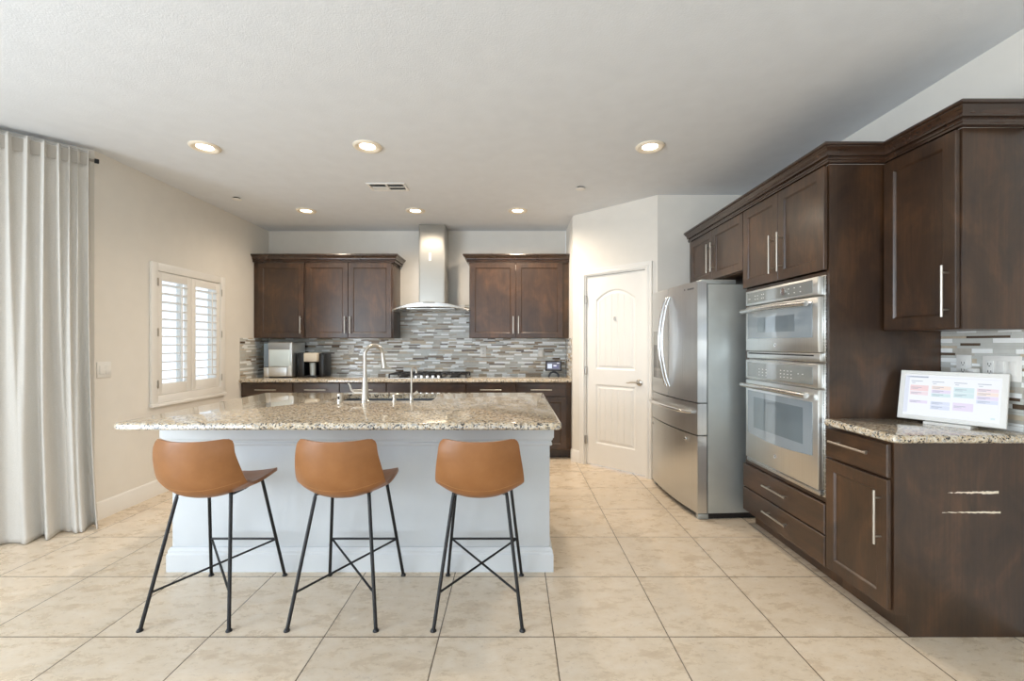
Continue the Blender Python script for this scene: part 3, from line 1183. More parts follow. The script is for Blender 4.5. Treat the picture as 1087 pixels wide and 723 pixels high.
wrapped(IB, 0.0, 'base_molding', M['island_trim'])
IT = [(-0.034, 0), (0.005, 0), (0.011, 0.003), (0.013, 0.010), (0.011, 0.018), (0.006, 0.021), (0.006, 0.028), (0.012, 0.032), (0.016, 0.040), (0.016, 0.046), (0.022, 0.048), (0.022, 0.150), (-0.034, 0.150)]
wrapped(IT, 0.7225, 'apron_trim', M['island_trim'], 0.034)
for k in range(4):
    a = -hw + 0.052 + (2 * hw - 0.104) * k / 4
    b = -hw + 0.052 + (2 * hw - 0.104) * (k + 1) / 4
    mb = MB()
    shaker(mb, -(b - a) / 2 + g, (b - a) / 2 - g, 0.11, 0.865, 0)
    d_ = mb.build('door', M['wood'], isl, angle=20, loc=((a + b) / 2, IY1 - IY0 - 0.02, 0), rot=(0, 0, pi))
    bar_pull((b - a) / 2 - 0.04 if k % 2 else -(b - a) / 2 + 0.04, 0.68, 0.24, True, -DT, d_)
SX0, SX1, SY0, SY1 = -1.315, -0.575, 3.125, 3.535
tp = worktop(MB(), -2.030, 0.246, 2.238, 3.655, CZ0, CZ1, r=0.014, rc=0.035, holes=[rrect(SX0, SX1, SY0, SY1, 0.03, 4)])
tag(tp.build('countertop', M['granite'], angle=30), 'speckled granite island countertop with rounded edge over the stools', 'countertop')
sk = thing('undermount_sink', 'dark grey undermount sink set into the island countertop', 'sink', (0, 0, 0))
mb = MB()
o_ = 0.012


def rr3(i, z, r=0.03):
    return [(x, y, z) for x, y in rrect(SX0 + i, SX1 - i, SY0 + i, SY1 - i, max(r - i, 0.006), 4)]


mb.loft([rr3(-0.02, 0.8745, 0.03), rr3(0.001, 0.8745), rr3(0.006, 0.72), rr3(0.03, 0.69), rr3(0.12, 0.685)], cap0=False)
mb.build('basin', M['sink'], sk)
MB().lathe([(0, 0.6865), (0.045, 0.6865), (0.045, 0.690), (0.038, 0.690), (0.034, 0.687), (0, 0.687)], ((SX0 + SX1) / 2, (SY0 + SY1) / 2, 0)).build('drain', M['chrome'], sk)
sk['label'] = 'dark grey undermount sink set into the island countertop'

fx, fy = -1.020, 3.055
fc = thing('kitchen_faucet', 'tall brushed nickel gooseneck faucet at the island sink', 'faucet', (fx, fy, ZC), R(38))
MB().lathe([(0, 0), (0.030, 0), (0.030, 0.008), (0.026, 0.012), (0.024, 0.06), (0.019, 0.12), (0.0145, 0.17), (0, 0.172)], (0, 0, 0)).build('body', M['nickel'], fc)
pts = [(0, 0, 0.16), (0, 0, 0.24), (0, 0, 0.31)]
for k in range(0, 11):
    a = pi - (pi * 0.93) * k / 10
    pts.append((0.062 + 0.062 * cos(a), 0, 0.325 + 0.062 * sin(a)))
MB().tube(pts, 0.0125, 14, 3).build('spout', M['nickel'], fc)
MB().tube([(0.1235, 0, 0.336), (0.128, 0, 0.30), (0.134, 0, 0.262), (0.138, 0, 0.232)], [0.013, 0.0145, 0.017, 0.019], 14).build('spray_head', M['nickel'], fc)
# the handle points away from the spout side, towards the window
mb = MB()
mb.tube([(-0.015, 0, 0.062), (-0.058, 0.035, 0.062)], 0.014, 12)
mb.tube([(-0.055, 0.033, 0.062), (-0.075, 0.052, 0.080), (-0.082, 0.060, 0.115), (-0.092, 0.066, 0.130)], [0.008, 0.007, 0.006, 0.0055], 10)
mb.build('handle', M['nickel'], fc)
s_ = thing('soap_dispenser', 'short nickel cylinder cap beside the window side of the faucet', 'sink air gap', (-1.192, 3.055, ZC))
MB().lathe([(0, 0), (0.026, 0), (0.026, 0.004), (0.022, 0.006), (0.022, 0.056), (0.019, 0.060), (0, 0.061)], (0, 0, 0)).build('cap', M['nickel'], s_)
MB().box(-0.006, 0.006, -0.0245, -0.0215, 0.02, 0.042, 0.001).build('slot', M['gap'], s_)
s_.name = 'sink_air_gap'
s_ = thing('soap_dispenser', 'small nickel soap dispenser between the two island faucets', 'soap dispenser', (-0.820, 3.06, ZC))
MB().lathe([(0, 0), (0.020, 0), (0.020, 0.004), (0.013, 0.007), (0.012, 0.035), (0.017, 0.038), (0.017, 0.050), (0, 0.052)], (0, 0, 0)).build('pump_body', M['nickel'], s_)
MB().tube([(0, 0, 0.046), (0.02, 0.03, 0.049), (0.03, 0.05, 0.043)], 0.006, 10).build('nozzle', M['nickel'], s_)
s_ = thing('filter_faucet', 'slender nickel filtered water tap at the island sink', 'faucet', (-0.702, 3.06, ZC), R(55))
MB().lathe([(0, 0), (0.017, 0), (0.017, 0.006), (0.013, 0.010), (0.012, 0.055), (0.007, 0.062), (0, 0.063)], (0, 0, 0)).build('base', M['nickel'], s_)
pts = [(0, 0, 0.055), (0, 0, 0.15), (0, 0, 0.205)] + [(0.022 + 0.022 * cos(pi - pi * k / 8), 0, 0.215 + 0.022 * sin(pi * k / 8)) for k in range(9)] + [(0.044, 0, 0.195)]
MB().tube(pts, 0.0065, 10, 3).build('spout', M['nickel'], s_)
MB().tube([(0.008, -0.008, 0.045), (0.038, -0.022, 0.062)], [0.009, 0.016], 12).lathe([(0, -0.001), (0.008, 0), (0.008, 0.001), (0, 0.001)], (0.01, 0, 0.045)).build('handle', M['nickel'], s_)

# ------------------------------------------------------------------ stools (back towards the camera, local -y)
SEATP = [(-0.234, 0.860), (-0.234, 0.838), (-0.231, 0.79), (-0.223, 0.725), (-0.207, 0.662), (-0.177, 0.610), (-0.128, 0.578), (-0.06, 0.570), (0.02, 0.577), (0.10, 0.589), (0.165, 0.598), (0.205, 0.598), (0.226, 0.588)]
SEATW = [0.172, 0.182, 0.190, 0.201, 0.208, 0.209, 0.205, 0.203, 0.204, 0.204, 0.200, 0.190, 0.170]
FWD = [0.064, 0.066, 0.062, 0.074, 0.082, 0.075, 0.050, 0.024, 0.008, 0, 0, 0, -0.012]
UPZ = [0.008, 0.008, 0.006, 0.004, 0.010, 0.034, 0.058, 0.046, 0.036, 0.028, 0.022, 0.018, 0.014]


def interp(tab, t):
    x = t * (len(tab) - 1)
    i = min(int(x), len(tab) - 2)
    f = x - i
    p0, p1, p2, p3 = tab[max(i - 1, 0)], tab[i], tab[i + 1], tab[min(i + 2, len(tab) - 1)]
    return 0.5 * (2 * p1 + (p2 - p0) * f + (2 * p0 - 5 * p1 + 4 * p2 - p3) * f * f + (3 * p1 - p0 - 3 * p2 + p3) * f ** 3)


PY, PZ = [p[0] for p in SEATP], [p[1] for p in SEATP]


def seat_pt(u, v, off=0.0):
    s = 2 * u - 1
    hw_ = interp(SEATW, v)
    # rounded top corners
    y = interp(PY, v) + interp(FWD, v) * abs(s) ** 2.2
    z = interp(PZ, v) + interp(UPZ, v) * abs(s) ** 2.2
    if v < 0.12:
        z -= 0.020 * max(0, (abs(s) - 0.86) / 0.14) ** 2 * (1 - v / 0.12)
    return Vector((hw_ * s, y, z))


def make_stool():
    t = thing('counter_stool', 'x', 'stool', group='tan leather counter stools')
    mb = MB()
    mb.grid(lambda u, v: seat_pt(u, v), 28, 44)
    sh = mb.build('seat_shell', M['leather'], t, angle=60)
    md = sh.modifiers.new('thickness', 'SOLIDIFY')
    md.thickness = 0.016
    md.offset = 0.0
    b = sh.modifiers.new('round', 'BEVEL')
    b.width = 0.005
    b.segments = 3
    b.limit_method = 'ANGLE'
    b.angle_limit = R(50)
    # stitched seam on the outside of the back
    mb = MB()
    n = 64
    for k in range(n):
        pp = []
        for q in (k, k + 0.55):
            u = 0.04 + 0.92 * q / n
            v = 0.385 - 0.03 * abs(2 * u - 1) ** 2
            p = seat_pt(u, v)
            du = seat_pt(u + 0.01, v) - seat_pt(u - 0.01, v)
            dv = seat_pt(u, v + 0.01) - seat_pt(u, v - 0.01)
            nn = du.cross(dv).normalized()
            if nn.y > 0:
                nn = -nn
            pp.append(p + nn * 0.0085)
        mb.tube(pp, 0.0011, 5)
    mb.build('stitching', M['thread'], t)
    tops = {}
    for sx in (-1, 1):
        # near leg (camera side) and far leg
        foot = Vector((sx * 0.203, -0.235, 0.0))
        topp = Vector((sx * 0.129, -0.104, 0.582))
        fr = Vector((sx * 0.112, -0.06, 0.570))
        mb = MB()
        mb.tube([foot, foot.lerp(topp, 0.5), topp.lerp(foot, 0.03), topp, fr, Vector((sx * 0.112, 0.02, 0.567))], 0.0085, 10)
        mb.lathe([(0, 0), (0.014, 0), (0.014, 0.004), (0.009, 0.012), (0, 0.012)], tuple(foot), 'z', 14)
        mb.build('leg', M['dark_leg'], t)
        tops[(sx, 0)] = (foot, topp)
        foot = Vector((sx * 0.208, 0.252, 0.0))
        topp = Vector((sx * 0.142, 0.135, 0.592))
        mb = MB()
        mb.tube([foot, foot.lerp(topp, 0.5), topp.lerp(foot, 0.03), topp, Vector((sx * 0.125, 0.10, 0.580)), Vector((sx * 0.115, 0.03, 0.568))], 0.0085, 10)
        mb.lathe([(0, 0), (0.014, 0), (0.014, 0.004), (0.009, 0.012), (0, 0.012)], tuple(foot), 'z', 14)
        mb.build('leg', M['dark_leg'], t)
        tops[(sx, 1)] = (foot, topp)

    def at(key, z):
        f, p = tops[key]
        return f.lerp(p, z / p.z)
    MB().tube([at((-1, 1), 0.228), at((1, 1), 0.228)], 0.0065, 8).build('footrest_bar', M['dark_leg'], t)
    MB().tube([at((-1, 1), 0.222) + Vector((0.01, 0, 0)), at((1, 0), 0.155)], 0.0055, 8).build('cross_brace', M['dark_leg'], t)
    MB().tube([at((1, 1), 0.222) - Vector((0.01, 0, 0)), at((-1, 0), 0.155)], 0.0055, 8).build('cross_brace', M['dark_leg'], t)
    return t


st = make_stool()
st['label'] = 'tan leather counter stool at the window end of the island, nearest the curtain'
st.location = (-1.500, 2.262, 0)
dup(st, (-0.830, 2.262, 0), 0, 'tan leather counter stool in the middle of the three at the island')
dup(st, (-0.162, 2.262, 0), 0, 'tan leather counter stool at the refrigerator end of the island')

# ------------------------------------------------------------------ oven wall (fronts face -x): rz = -90 degrees
RZ = -pi / 2
FX = 1.700
TY0, TY1 = 2.392, 3.250            # tall oven cabinet
tcy, tw = (TY0 + TY1) / 2, TY1 - TY0
OY, OW = 2.800, 0.755              # oven centre and width
oc = tcy - OY                      # local x of the oven centre
dmid = 0.0
DEP = XR - 0.001 - FX
tall = thing('oven_cabinet', 'tall dark wood cabinet housing the built in ovens', 'cabinet', (FX, tcy, 0), RZ)
mb = MB()
hw = tw / 2
mb.box(-hw, -hw + 0.02, 0, DEP, 0.1, 2.275).box(hw - 0.02, hw, 0, DEP, 0.1, 2.275)
mb.box(-hw, -hw + 0.02, 0.07, DEP, 0.0, 0.1).box(hw - 0.02, hw, 0.07, DEP, 0.0, 0.1)
mb.box(-hw + 0.02, hw - 0.02, 0.07, 0.085, 0.0, 0.1)
mb.box(-hw + 0.02, hw - 0.02, 0, DEP, 0.1, 0.118).box(-hw + 0.02, hw - 0.02, 0, DEP, 2.255, 2.275)
mb.box(-hw + 0.02, hw - 0.02, 0, DEP, 0.445, 0.470).box(-hw + 0.02, hw - 0.02, 0, DEP, 1.685, 1.705)
mb.box(-hw + 0.02, oc - OW / 2 + 0.012, 0, 0.02, 0.470, 1.685).box(oc + OW / 2 - 0.012, hw - 0.02, 0, 0.02, 0.470, 1.685)
mb.build('carcass', M['wood'], tall)
for (a, b, hx) in ((-hw + 0.004, -0.0015, -0.045), (0.0015, hw - 0.010, 0.045)):
    d_ = shaker(MB(), a, b, 1.712, 2.270, -0.004).build('door', M['wood'], tall, angle=20)
    bar_pull(hx, 1.885, 0.245, True, -DT - 0.004, d_)
for z0, z1 in ((0.108, 0.272), (0.280, 0.443)):
    d_ = slab_front(MB(), -hw + 0.004, hw - 0.006, z0, z1, -0.004).build('drawer', M['wood_h'], tall, angle=20)
    bar_pull(0.0, (z0 + z1) / 2 + 0.01, 0.25, False, -DT - 0.004, d_)

OX = (FX, OY, 0)
ow = OW / 2


def wide_handle(parent, z, y0):
    """broad bowed bar handle with rounded ends"""
    mb = MB()
    pts, n = [], 16
    for k in range(n + 1):
        x = -ow + 0.005 + (OW - 0.065) * k / n + 0.02
        pts.append((x, y0 - 0.040 - 0.014 * sin(pi * k / n), z + 0.004 * sin(pi * k / n)))
    mb.tube(pts, 0.0165, 14, 0, 1.0)
    for p in (pts[1], pts[-2]):
        mb.tube([(p[0], y0 + 0.0005, p[2]), (p[0], p[1], p[2])], 0.012, 12)
    return mb.build('handle', M['steel_h'], parent)


def icons(mb, spots, y, s=0.0045):
    for x, z in spots:
        mb.box(x - s, x + s, y - 0.0006, y - 0.0001, z - s * 0.55, z + s * 0.55)
    return mb


# microwave above
mw = thing('built_in_microwave', 'stainless built in microwave above the wall oven', 'microwave', OX, RZ)
mb = MB()
mb.box(-ow - 0.012, ow + 0.012, -0.008, -0.0005, 1.208, 1.684, 0.001)
mb.box(-ow + 0.014, ow - 0.014, -0.0004, 0.45, 1.215, 1.680)
mb.build('housing', M['steel_h'], mw)
cp = MB().box(-ow, ow, -0.040, -0.0085, 1.578, 1.678, 0.004).build('control_panel', M['steel_light'], mw)
MB().box(-ow + 0.025, ow - 0.045, -0.0415, -0.0402, 1.592, 1.664).build('panel_glass', M['panel_glass'], cp)
sp_ = [(-0.33, 1.622), (-0.318, 1.622)] + [(-0.25 + 0.03 * i, 1.615 + 0.022 * j) for i in range(2) for j in range(2)] + [(-0.17 + 0.022 * i, 1.615 + 0.024 * j) for i in range(2) for j in range(2)] + [(0.12 + 0.055 * i, 1.612 + 0.028 * j) for i in range(3) for j in range(2)]
icons(MB(), sp_, -0.0415).build('icon_print', M['icon'], cp)
MB().lathe([(0, -0.0416), (0.022, -0.0416), (0.021, -0.052), (0, -0.053)], (0.075, 0, 1.630), 'y').build('dial', M['chrome'], cp)
md_ = MB().box(-ow, ow, -0.040, -0.0085, 1.262, 1.568, 0.005).build('door', M['steel_light'], mw)
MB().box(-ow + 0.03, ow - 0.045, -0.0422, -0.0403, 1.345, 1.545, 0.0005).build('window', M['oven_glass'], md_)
MB().box(-ow + 0.16, ow - 0.20, -0.0432, -0.0423, 1.385, 1.485).build('inner_window', M['oven_glass_in'], md_)
wide_handle(md_, 1.535, -0.040)


def emblem(parent, x, z, y):
    mb = MB()
    mb.lathe([(0, 0), (0.014, 0), (0.014, -0.0015), (0.0125, -0.002), (0.0115, -0.0012), (0, -0.0012)], (x, y, z), 'y', 24)
    mb.slot(1)
    mb.tube([(x - 0.006, y - 0.0016, z + 0.004), (x - 0.003, y - 0.0016, z + 0.006), (x - 0.004, y - 0.0016, z - 0.004), (x + 0.001, y - 0.0016, z), (x + 0.004, y - 0.0016, z + 0.006), (x + 0.003, y - 0.0016, z - 0.005), (x + 0.007, y - 0.0016, z - 0.003)], 0.0009, 6, 4)
    return mb.build('emblem', [M['chrome'], M['panel_glass']], parent)


emblem(md_, -0.02, 1.302, -0.0401)
MB().box(-ow, ow, -0.030, -0.0085, 1.212, 1.256, 0.003).slot(1).box(-ow + 0.02, ow - 0.05, -0.0306, -0.0301, 1.240, 1.248).build('vent_strip', [M['steel_light'], M['gap']], mw)

# wall oven below
ov = thing('wall_oven', 'stainless wall oven with large glass door beneath the microwave', 'oven', OX, RZ)
mb = MB()
mb.box(-ow - 0.012, ow + 0.012, -0.008, -0.0005, 0.474, 1.205, 0.001)
mb.box(-ow + 0.014, ow - 0.014, -0.0004, 0.45, 0.480, 1.200)
mb.build('housing', M['steel_h'], ov)
cp = MB().box(-ow, ow, -0.040, -0.0085, 1.066, 1.198, 0.004).build('control_panel', M['steel_light'], ov)
MB().box(-ow + 0.025, ow - 0.045, -0.0415, -0.0402, 1.082, 1.182).build('panel_glass', M['panel_glass'], cp)
sp_ = [(-0.20 + 0.04 * (i % 3), 1.10 + 0.02 * (i // 3)) for i in range(9)] + [(0.04 + 0.035 * (i % 4), 1.105 + 0.02 * (i // 4)) for i in range(12)] + [(0.21 + 0.04 * i, 1.135) for i in range(2)]
icons(MB(), sp_, -0.0415).build('icon_print', M['icon'], cp)
od = MB().box(-ow, ow, -0.040, -0.0085, 0.512, 1.058, 0.005).build('door', M['steel_light'], ov)
poly = [(-ow + 0.03, 0.985), (-ow + 0.03, 0.690)] + [(-ow + 0.03 + (OW - 0.075) * k / 14, 0.690 - 0.022 * sin(pi * k / 14)) for k in range(1, 14)] + [(ow - 0.045, 0.690), (ow - 0.045, 0.985)]
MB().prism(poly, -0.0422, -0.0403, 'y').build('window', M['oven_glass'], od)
MB().box(-ow + 0.11, ow - 0.125, -0.0432, -0.0423, 0.735, 0.945).build('inner_window', M['oven_glass_in'], od)
wide_handle(od, 1.022, -0.040)
emblem(od, -0.02, 0.595, -0.0401)
MB().box(-ow, ow, -0.030, -0.0085, 0.480, 0.508, 0.002).build('bottom_vent', M['steel_h'], ov)

# cabinet over the refrigerator
FY0, FY1 = TY1 + 0.0005, 4.2555
fw = FY1 - FY0
fr = [('door', -fw / 2 + 0.03, -0.0015, 1.850, 2.270, ('v', -0.040, 2.035, 0.245)), ('door', 0.0015, fw / 2 - 0.004, 1.850, 2.270, ('v', 0.040, 2.035, 0.245))]
cabinet('wall_cabinet', 'two door dark wood cabinet above the refrigerator', (FX, (FY0 + FY1) / 2, 0), RZ, fw, DEP, 1.845, 2.275, fr)

# base cabinet with end panel, nearest the camera
NY0, NY1 = 1.985, TY0 - 0.001
nw = NY1 - NY0
ncy = (NY0 + NY1) / 2
nb = thing('base_cabinet', 'dark wood base cabinet with scuffed end panel under the white calendar display', 'cabinet', (FX, ncy, 0), RZ)
mb = MB()
mb.box(-nw / 2, nw / 2 - 0.019, 0.07, DEP, 0, 0.1).box(-nw / 2, nw / 2 - 0.019, 0, DEP, 0.1, 0.8735)
mb.build('carcass', M['wood'], nb)
mb = MB()
mb.prism([(0, 0.1), (0.07, 0.1), (0.07, 0.0), (DEP, 0.0), (DEP, 0.8735), (0, 0.8735)], nw / 2 - 0.0185, nw / 2, 'x')
ep = mb.build('end_panel', M['wood'], nb)
xe = nw / 2


def scuff(xa, xb, z, hgt, seed):
    """ragged strip where the stain is scraped off the end panel; runs along local y"""
    r_ = random.Random(seed)
    n = 26
    up, lo = [], []
    for k in range(n + 1):
        t = k / n
        y = xa + (xb - xa) * t
        h_ = hgt * (0.15 + 0.85 * t) if t < 0.95 else hgt * 0.9
        up.append((y, z + h_ * 0.5 + r_.uniform(-1, 1) * hgt * 0.18))
        lo.append((y, z - h_ * 0.5 + r_.uniform(-1, 1) * hgt * 0.18))
    return MB().prism(up + lo[::-1], xe + 0.0001, xe + 0.0006, 'x').build('scuff_mark', M['scuff'], nb, smooth=False)


# pixel span 1005..1060 on the panel plane
k_ = 1.985 / 472.0
s1 = scuff((1006 - 545) * k_ - FX, (1060 - 545) * k_ - FX, CAM_Z - (523 - 365) * k_, 0.013, 3)
s2 = scuff((1000 - 545) * k_ - FX, (1062 - 545) * k_ - FX, CAM_Z - (544 - 365) * k_, 0.009, 4)
s1['label'] = 'upper pale scrape of bare wood'
s2['label'] = 'lower pale scrape of bare wood'
d_ = slab_front(MB(), -nw / 2 + 0.004, nw / 2 - 0.010, 0.708, 0.858, -0.004).build('drawer', M['wood_h'], nb, angle=20)
bar_pull(-0.01, 0.800, 0.25, False, -DT - 0.004, d_)
d_ = shaker(MB(), -nw / 2 + 0.004, nw / 2 - 0.010, 0.115, 0.697, -0.004).build('door', M['wood'], nb, angle=20)
bar_pull(nw / 2 - 0.043, 0.520, 0.245, True, -DT - 0.004, d_)
tag(worktop(MB(), 1.662, XR - 0.012, 1.938, NY1 - 0.001, CZ0 + 0.0005, CZ1, r=0.012, rc=0.02).build('countertop', M['granite'], angle=30), 'short speckled granite countertop under the white calendar display', 'countertop')
mb = mosaic(MB(), [(1.94, NY1 - 0.002, SZ, 1.374)], SZ, lambda u, z, n: (XR - n, u, z), 21)
tag(mb.build('backsplash', TILE + [M['grout']], smooth=False), 'grey and white mosaic backsplash behind the white calendar display', 'backsplash')
# upper cabinet nearest the camera
NUX = 2.005
NUD = XR - 0.001 - NUX
fr = [('door', -nw / 2 + 0.012, nw / 2 - 0.008, 1.382, 2.270, ('v', nw / 2 - 0.040, 1.550, 0.235))]
cabinet('wall_cabinet', 'single door dark wood wall cabinet above the white calendar display', (NUX, ncy, 0), RZ, nw, NUD, 1.376, 2.275, fr)
tag(sweep([(FX, 4.2555), (FX, TY0), (NUX, TY0), (NUX, NY0), (XR - 0.002, NY0)], CROWN, 2.2765).build('crown_molding', M['wood_crown'], angle=25),
    'dark stepped crown moulding running above the ovens and refrigerator', 'crown moulding', 'cabinet crown mouldings')

# outlet and switch plates on the short backsplash
plate('wall_outlet', 'white power outlet behind the calendar display, next to the oven cabinet', 'outlet', (XR - 0.0095, 2.262, 1.195), RZ, 0.074, 0.118, [('outlet', 0)], OG)
plate('switch_plate', 'wide white outlet and rocker switch plate behind the calendar display', 'switch plate', (XR - 0.0095, 2.088, 1.195), RZ, 0.166, 0.118, [('outlet', -0.048), ('rocker', 0.0), ('rocker', 0.048)])
a_ = MB().box(-0.018, 0.018, -0.035, 0.0, -0.05, 0.024, 0.005).build('power_adapter', M['plastic_white'])
a_.location = (XR - 0.02, 2.192, 1.165)
a_.rotation_euler = (0, 0, RZ)
tag(a_, 'small white plug adapter behind the calendar display', 'adapter')

# calendar display
BLp, BRp = Vector((2.020, 2.335)), Vector((2.226, 2.005))
cc = (BLp + BRp) / 2
rz = math.atan2(BRp.y - BLp.y, BRp.x - BLp.x)
cal = thing('calendar_display', 'white framed touchscreen calendar leaning on the short granite counter', 'display', (cc.x, cc.y, ZC), rz)
W2 = (BRp - BLp).length / 2
HC = 0.252
th2 = R(14)


def CD(x, z, n_):
    return (x, 0.0 + sin(th2) * z - cos(th2) * n_, 0.012 + cos(th2) * z + sin(th2) * n_)


mb = MB()
rings = []
for ins, nn in ((0.0, 0.0), (0.0, 0.016), (0.002, 0.018), (0.020, 0.018), (0.0205, 0.0165)):
    rings.append([CD(-W2 + ins, ins, nn), CD(W2 - ins, ins, nn), CD(W2 - ins, HC - ins, nn), CD(-W2 + ins, HC - ins, nn)])
mb.loft(rings)
fo = mb.build('frame', M['plastic_white'], cal, angle=25)
E = lambda nm, c, s: emit('calendar_' + nm, S(*[int(q * 0.62 + w * 0.38) if nm not in ('paper', 'header', 'text') else q for q, w in zip(c, (232, 237, 243))]), s * 0.86)
mats = [E('paper', (236, 240, 246), 0.80), E('pink', (238, 205, 214), 0.8), E('red', (240, 190, 190), 0.8), E('orange', (244, 214, 196), 0.8), E('teal', (190, 222, 224), 0.8), E('blue', (200, 210, 238), 0.8), E('lilac', (222, 204, 236), 0.8), E('text', (168, 178, 196), 0.7), E('header', (216, 222, 236), 0.8)]
mb = MB()


def px(a, b, c, d, slot, lv=1):
    """block in screen fractions (0..1 across, 0..1 up)"""
    x0, x1, z0, z1 = -W2 + 0.021, W2 - 0.021, 0.021, HC - 0.021
    n0 = 0.0166 + 0.0003 * lv
    mb.slot(slot)
    tilted(mb, x0 + (x1 - x0) * a, x0 + (x1 - x0) * b, z0 + (z1 - z0) * c, z0 + (z1 - z0) * d, n0, n0 + 0.00015, CD)


px(0, 1, 0, 1, 0, 0)
px(0.0, 0.05, 0.06, 0.97, 8)
px(0.05, 0.99, 0.945, 0.955, 8)
px(0.02, 0.26, 0.93, 0.965, 7)
for k in range(4):
    a = 0.07 + 0.235 * k
    px(a, a + 0.13, 0.835, 0.85, 7)
    px(a + 0.01, a + 0.05, 0.79, 0.803, 7)
for a, c, d, s_ in ((0.065, 0.60, 0.74, 2), (0.065, 0.50, 0.585, 1), (0.065, 0.30, 0.37, 6), (0.305, 0.66, 0.745, 3), (0.305, 0.575, 0.65, 6), (0.305, 0.485, 0.565, 4), (0.305, 0.29, 0.37, 5), (0.305, 0.18, 0.28, 5),
                    (0.54, 0.62, 0.74, 4), (0.54, 0.50, 0.61, 4), (0.54, 0.20, 0.38, 6), (0.77, 0.67, 0.745, 1), (0.77, 0.58, 0.66, 3), (0.77, 0.49, 0.57, 6), (0.77, 0.40, 0.48, 5)):
    px(a, a + 0.205, c, d, s_)
    px(a + 0.012, a + 0.13, (c + d) / 2 + 0.006, (c + d) / 2 + 0.018, 7, 2)
    px(a + 0.012, a + 0.09, (c + d) / 2 - 0.022, (c + d) / 2 - 0.012, 7, 2)
px(0.915, 0.955, 0.065, 0.105, 4, 1)
mb.build('screen', mats, fo, smooth=False)
mb = MB()
mb.prism([(-0.035, 0.0), (0.075, 0.0), (0.075, 0.010), (0.012, 0.012), (-0.035, 0.012)], -0.085, 0.085, 'x')
mb.build('stand', M['plastic_white'], cal)

# ------------------------------------------------------------------ refrigerator
fr0, fr1 = Vector((1.3685, 3.304)), Vector((1.3095, 4.196))
fcn = (fr0 + fr1) / 2
frz = math.atan2(fr0.y - fr1.y, fr0.x - fr1.x)
FW = (fr0 - fr1).length / 2
fg = thing('refrigerator', 'stainless steel french door refrigerator between pantry and ovens', 'refrigerator', (fcn.x, fcn.y, 0), frz)
BUL = 0.034


def fy_(x):
    return -BUL * (1 - (x / FW) ** 2)


def arc_block(x0, x1, z0, z1, back, off=0.0, m=M['steel'], name='door', bev=0.003, parent=None, n=14):
    poly = [(x0 + (x1 - x0) * k / n, fy_(x0 + (x1 - x0) * k / n) - off) for k in range(n + 1)]
    poly += [(x1, back), (x0, back)]
    mb = MB()
    mb.prism(poly, z0, z1, 'z')
    return mb.build(name, m, parent if parent is not None else fg, angle=30)


FB = 0.072
MB().box(-FW, FW, FB + 0.008, 0.80, 0.045, 1.755, 0.004).build('body', M['steel_side'], fg)
mb = MB()
mb.box(-FW + 0.02, FW - 0.02, FB + 0.02, 0.75, 0.0, 0.0445)
mb.build('toe_grille', M['black_plastic'], fg)
for x in (-FW + 0.03, FW - 0.03):
    MB().box(x - 0.02, x + 0.02, 0.01, FB + 0.018, 0.0, 0.040, 0.004).build('foot', M['steel_side'], fg)
gf = 0.003
d1 = arc_block(-FW, -gf, 0.872, 1.775, FB)
d2 = arc_block(gf, FW, 0.872, 1.775, FB)
dr1 = arc_block(-FW, FW, 0.630, 0.864, FB, name='drawer', n=28)
dr2 = arc_block(-FW, FW, 0.048, 0.622, FB, name='drawer', n=28)
for d_, x in ((d1, -0.030), (d2, 0.030)):
    pts = []
    for k in range(21):
        t = k / 20
        pts.append((x, fy_(x) - 0.006 - 0.064 * sin(pi * t) ** 0.75, 0.955 + 0.745 * t))
    MB().tube(pts, 0.0105, 12).build('handle', M['chrome'], d_)
pts = []
for k in range(25):
    t = k / 24
    x = -FW + 0.05 + (2 * FW - 0.10) * t
    pts.append((x, fy_(x) - 0.012 - 0.045 * min(1, sin(pi * t) * 3), 0.795))
MB().tube(pts, 0.013, 12).build('handle', M['chrome'], dr1)
for x in (-0.385, 0.30):
    MB().lathe([(0, 0.0), (0.014, 0.0), (0.013, -0.010), (0.008, -0.014), (0, -0.014)], (x, fy_(x) - 0.0005, 0.575), 'y', 16).build('handle_stud', M['chrome'], dr2)
ds = arc_block(-0.36, -0.15, 1.005, 1.300, fy_(-0.26) + 0.001, 0.0015, M['dark_glass'], 'water_dispenser', 0, d1, 6)
arc_block(-0.36, -0.15, 1.301, 1.42, fy_(-0.26) + 0.001, 0.0015, M['panel_glass'], 'dispenser_panel', 0, d1, 6)
# badge lettering too small to read
mb = MB()
for k, wdt in ((0, 0.006), (3, 0.006), (4, 0.006), (5, 0.006), (6, 0.006), (7, 0.006), (8, 0.006)):
    x = 0.275 + 0.0145 * k
    mb.box(x, x + 0.009, fy_(x) - 0.0016, fy_(x) + 0.002, 1.722, 1.734)
mb.build('badge_lettering', plain('dark_badge_print', S(70, 70, 72), 0.4), d2)
for x in (-FW + 0.05, FW - 0.05):
    MB().box(x - 0.045, x + 0.045, 0.03, 0.30, 1.757, 1.790, 0.006).build('hinge_cover', M['steel_side'], fg)

# ------------------------------------------------------------------ curtain
ang = math.atan2(-e45, -e45)        # along the angled wall, away from the bend


def cw_pt(s, off, z):
    return (BX - e45 * s + e45 * off, BY - e45 * s - e45 * off, z)


LC = 1.15
pl = [0.0, 0.055, 0.098, 0.145, 0.21, 0.285, 0.37, 0.46, 0.56, 0.66, 0.75, 0.86, 0.98, 1.10]


def cphase(s):
    for i in range(len(pl) - 1):
        if s <= pl[i + 1]:
            return i + (s - pl[i]) / (pl[i + 1] - pl[i])
    return len(pl) - 1 + (s - pl[-1]) / 0.11


ZT, ZB = 2.690, 0.006
S0 = 0.022


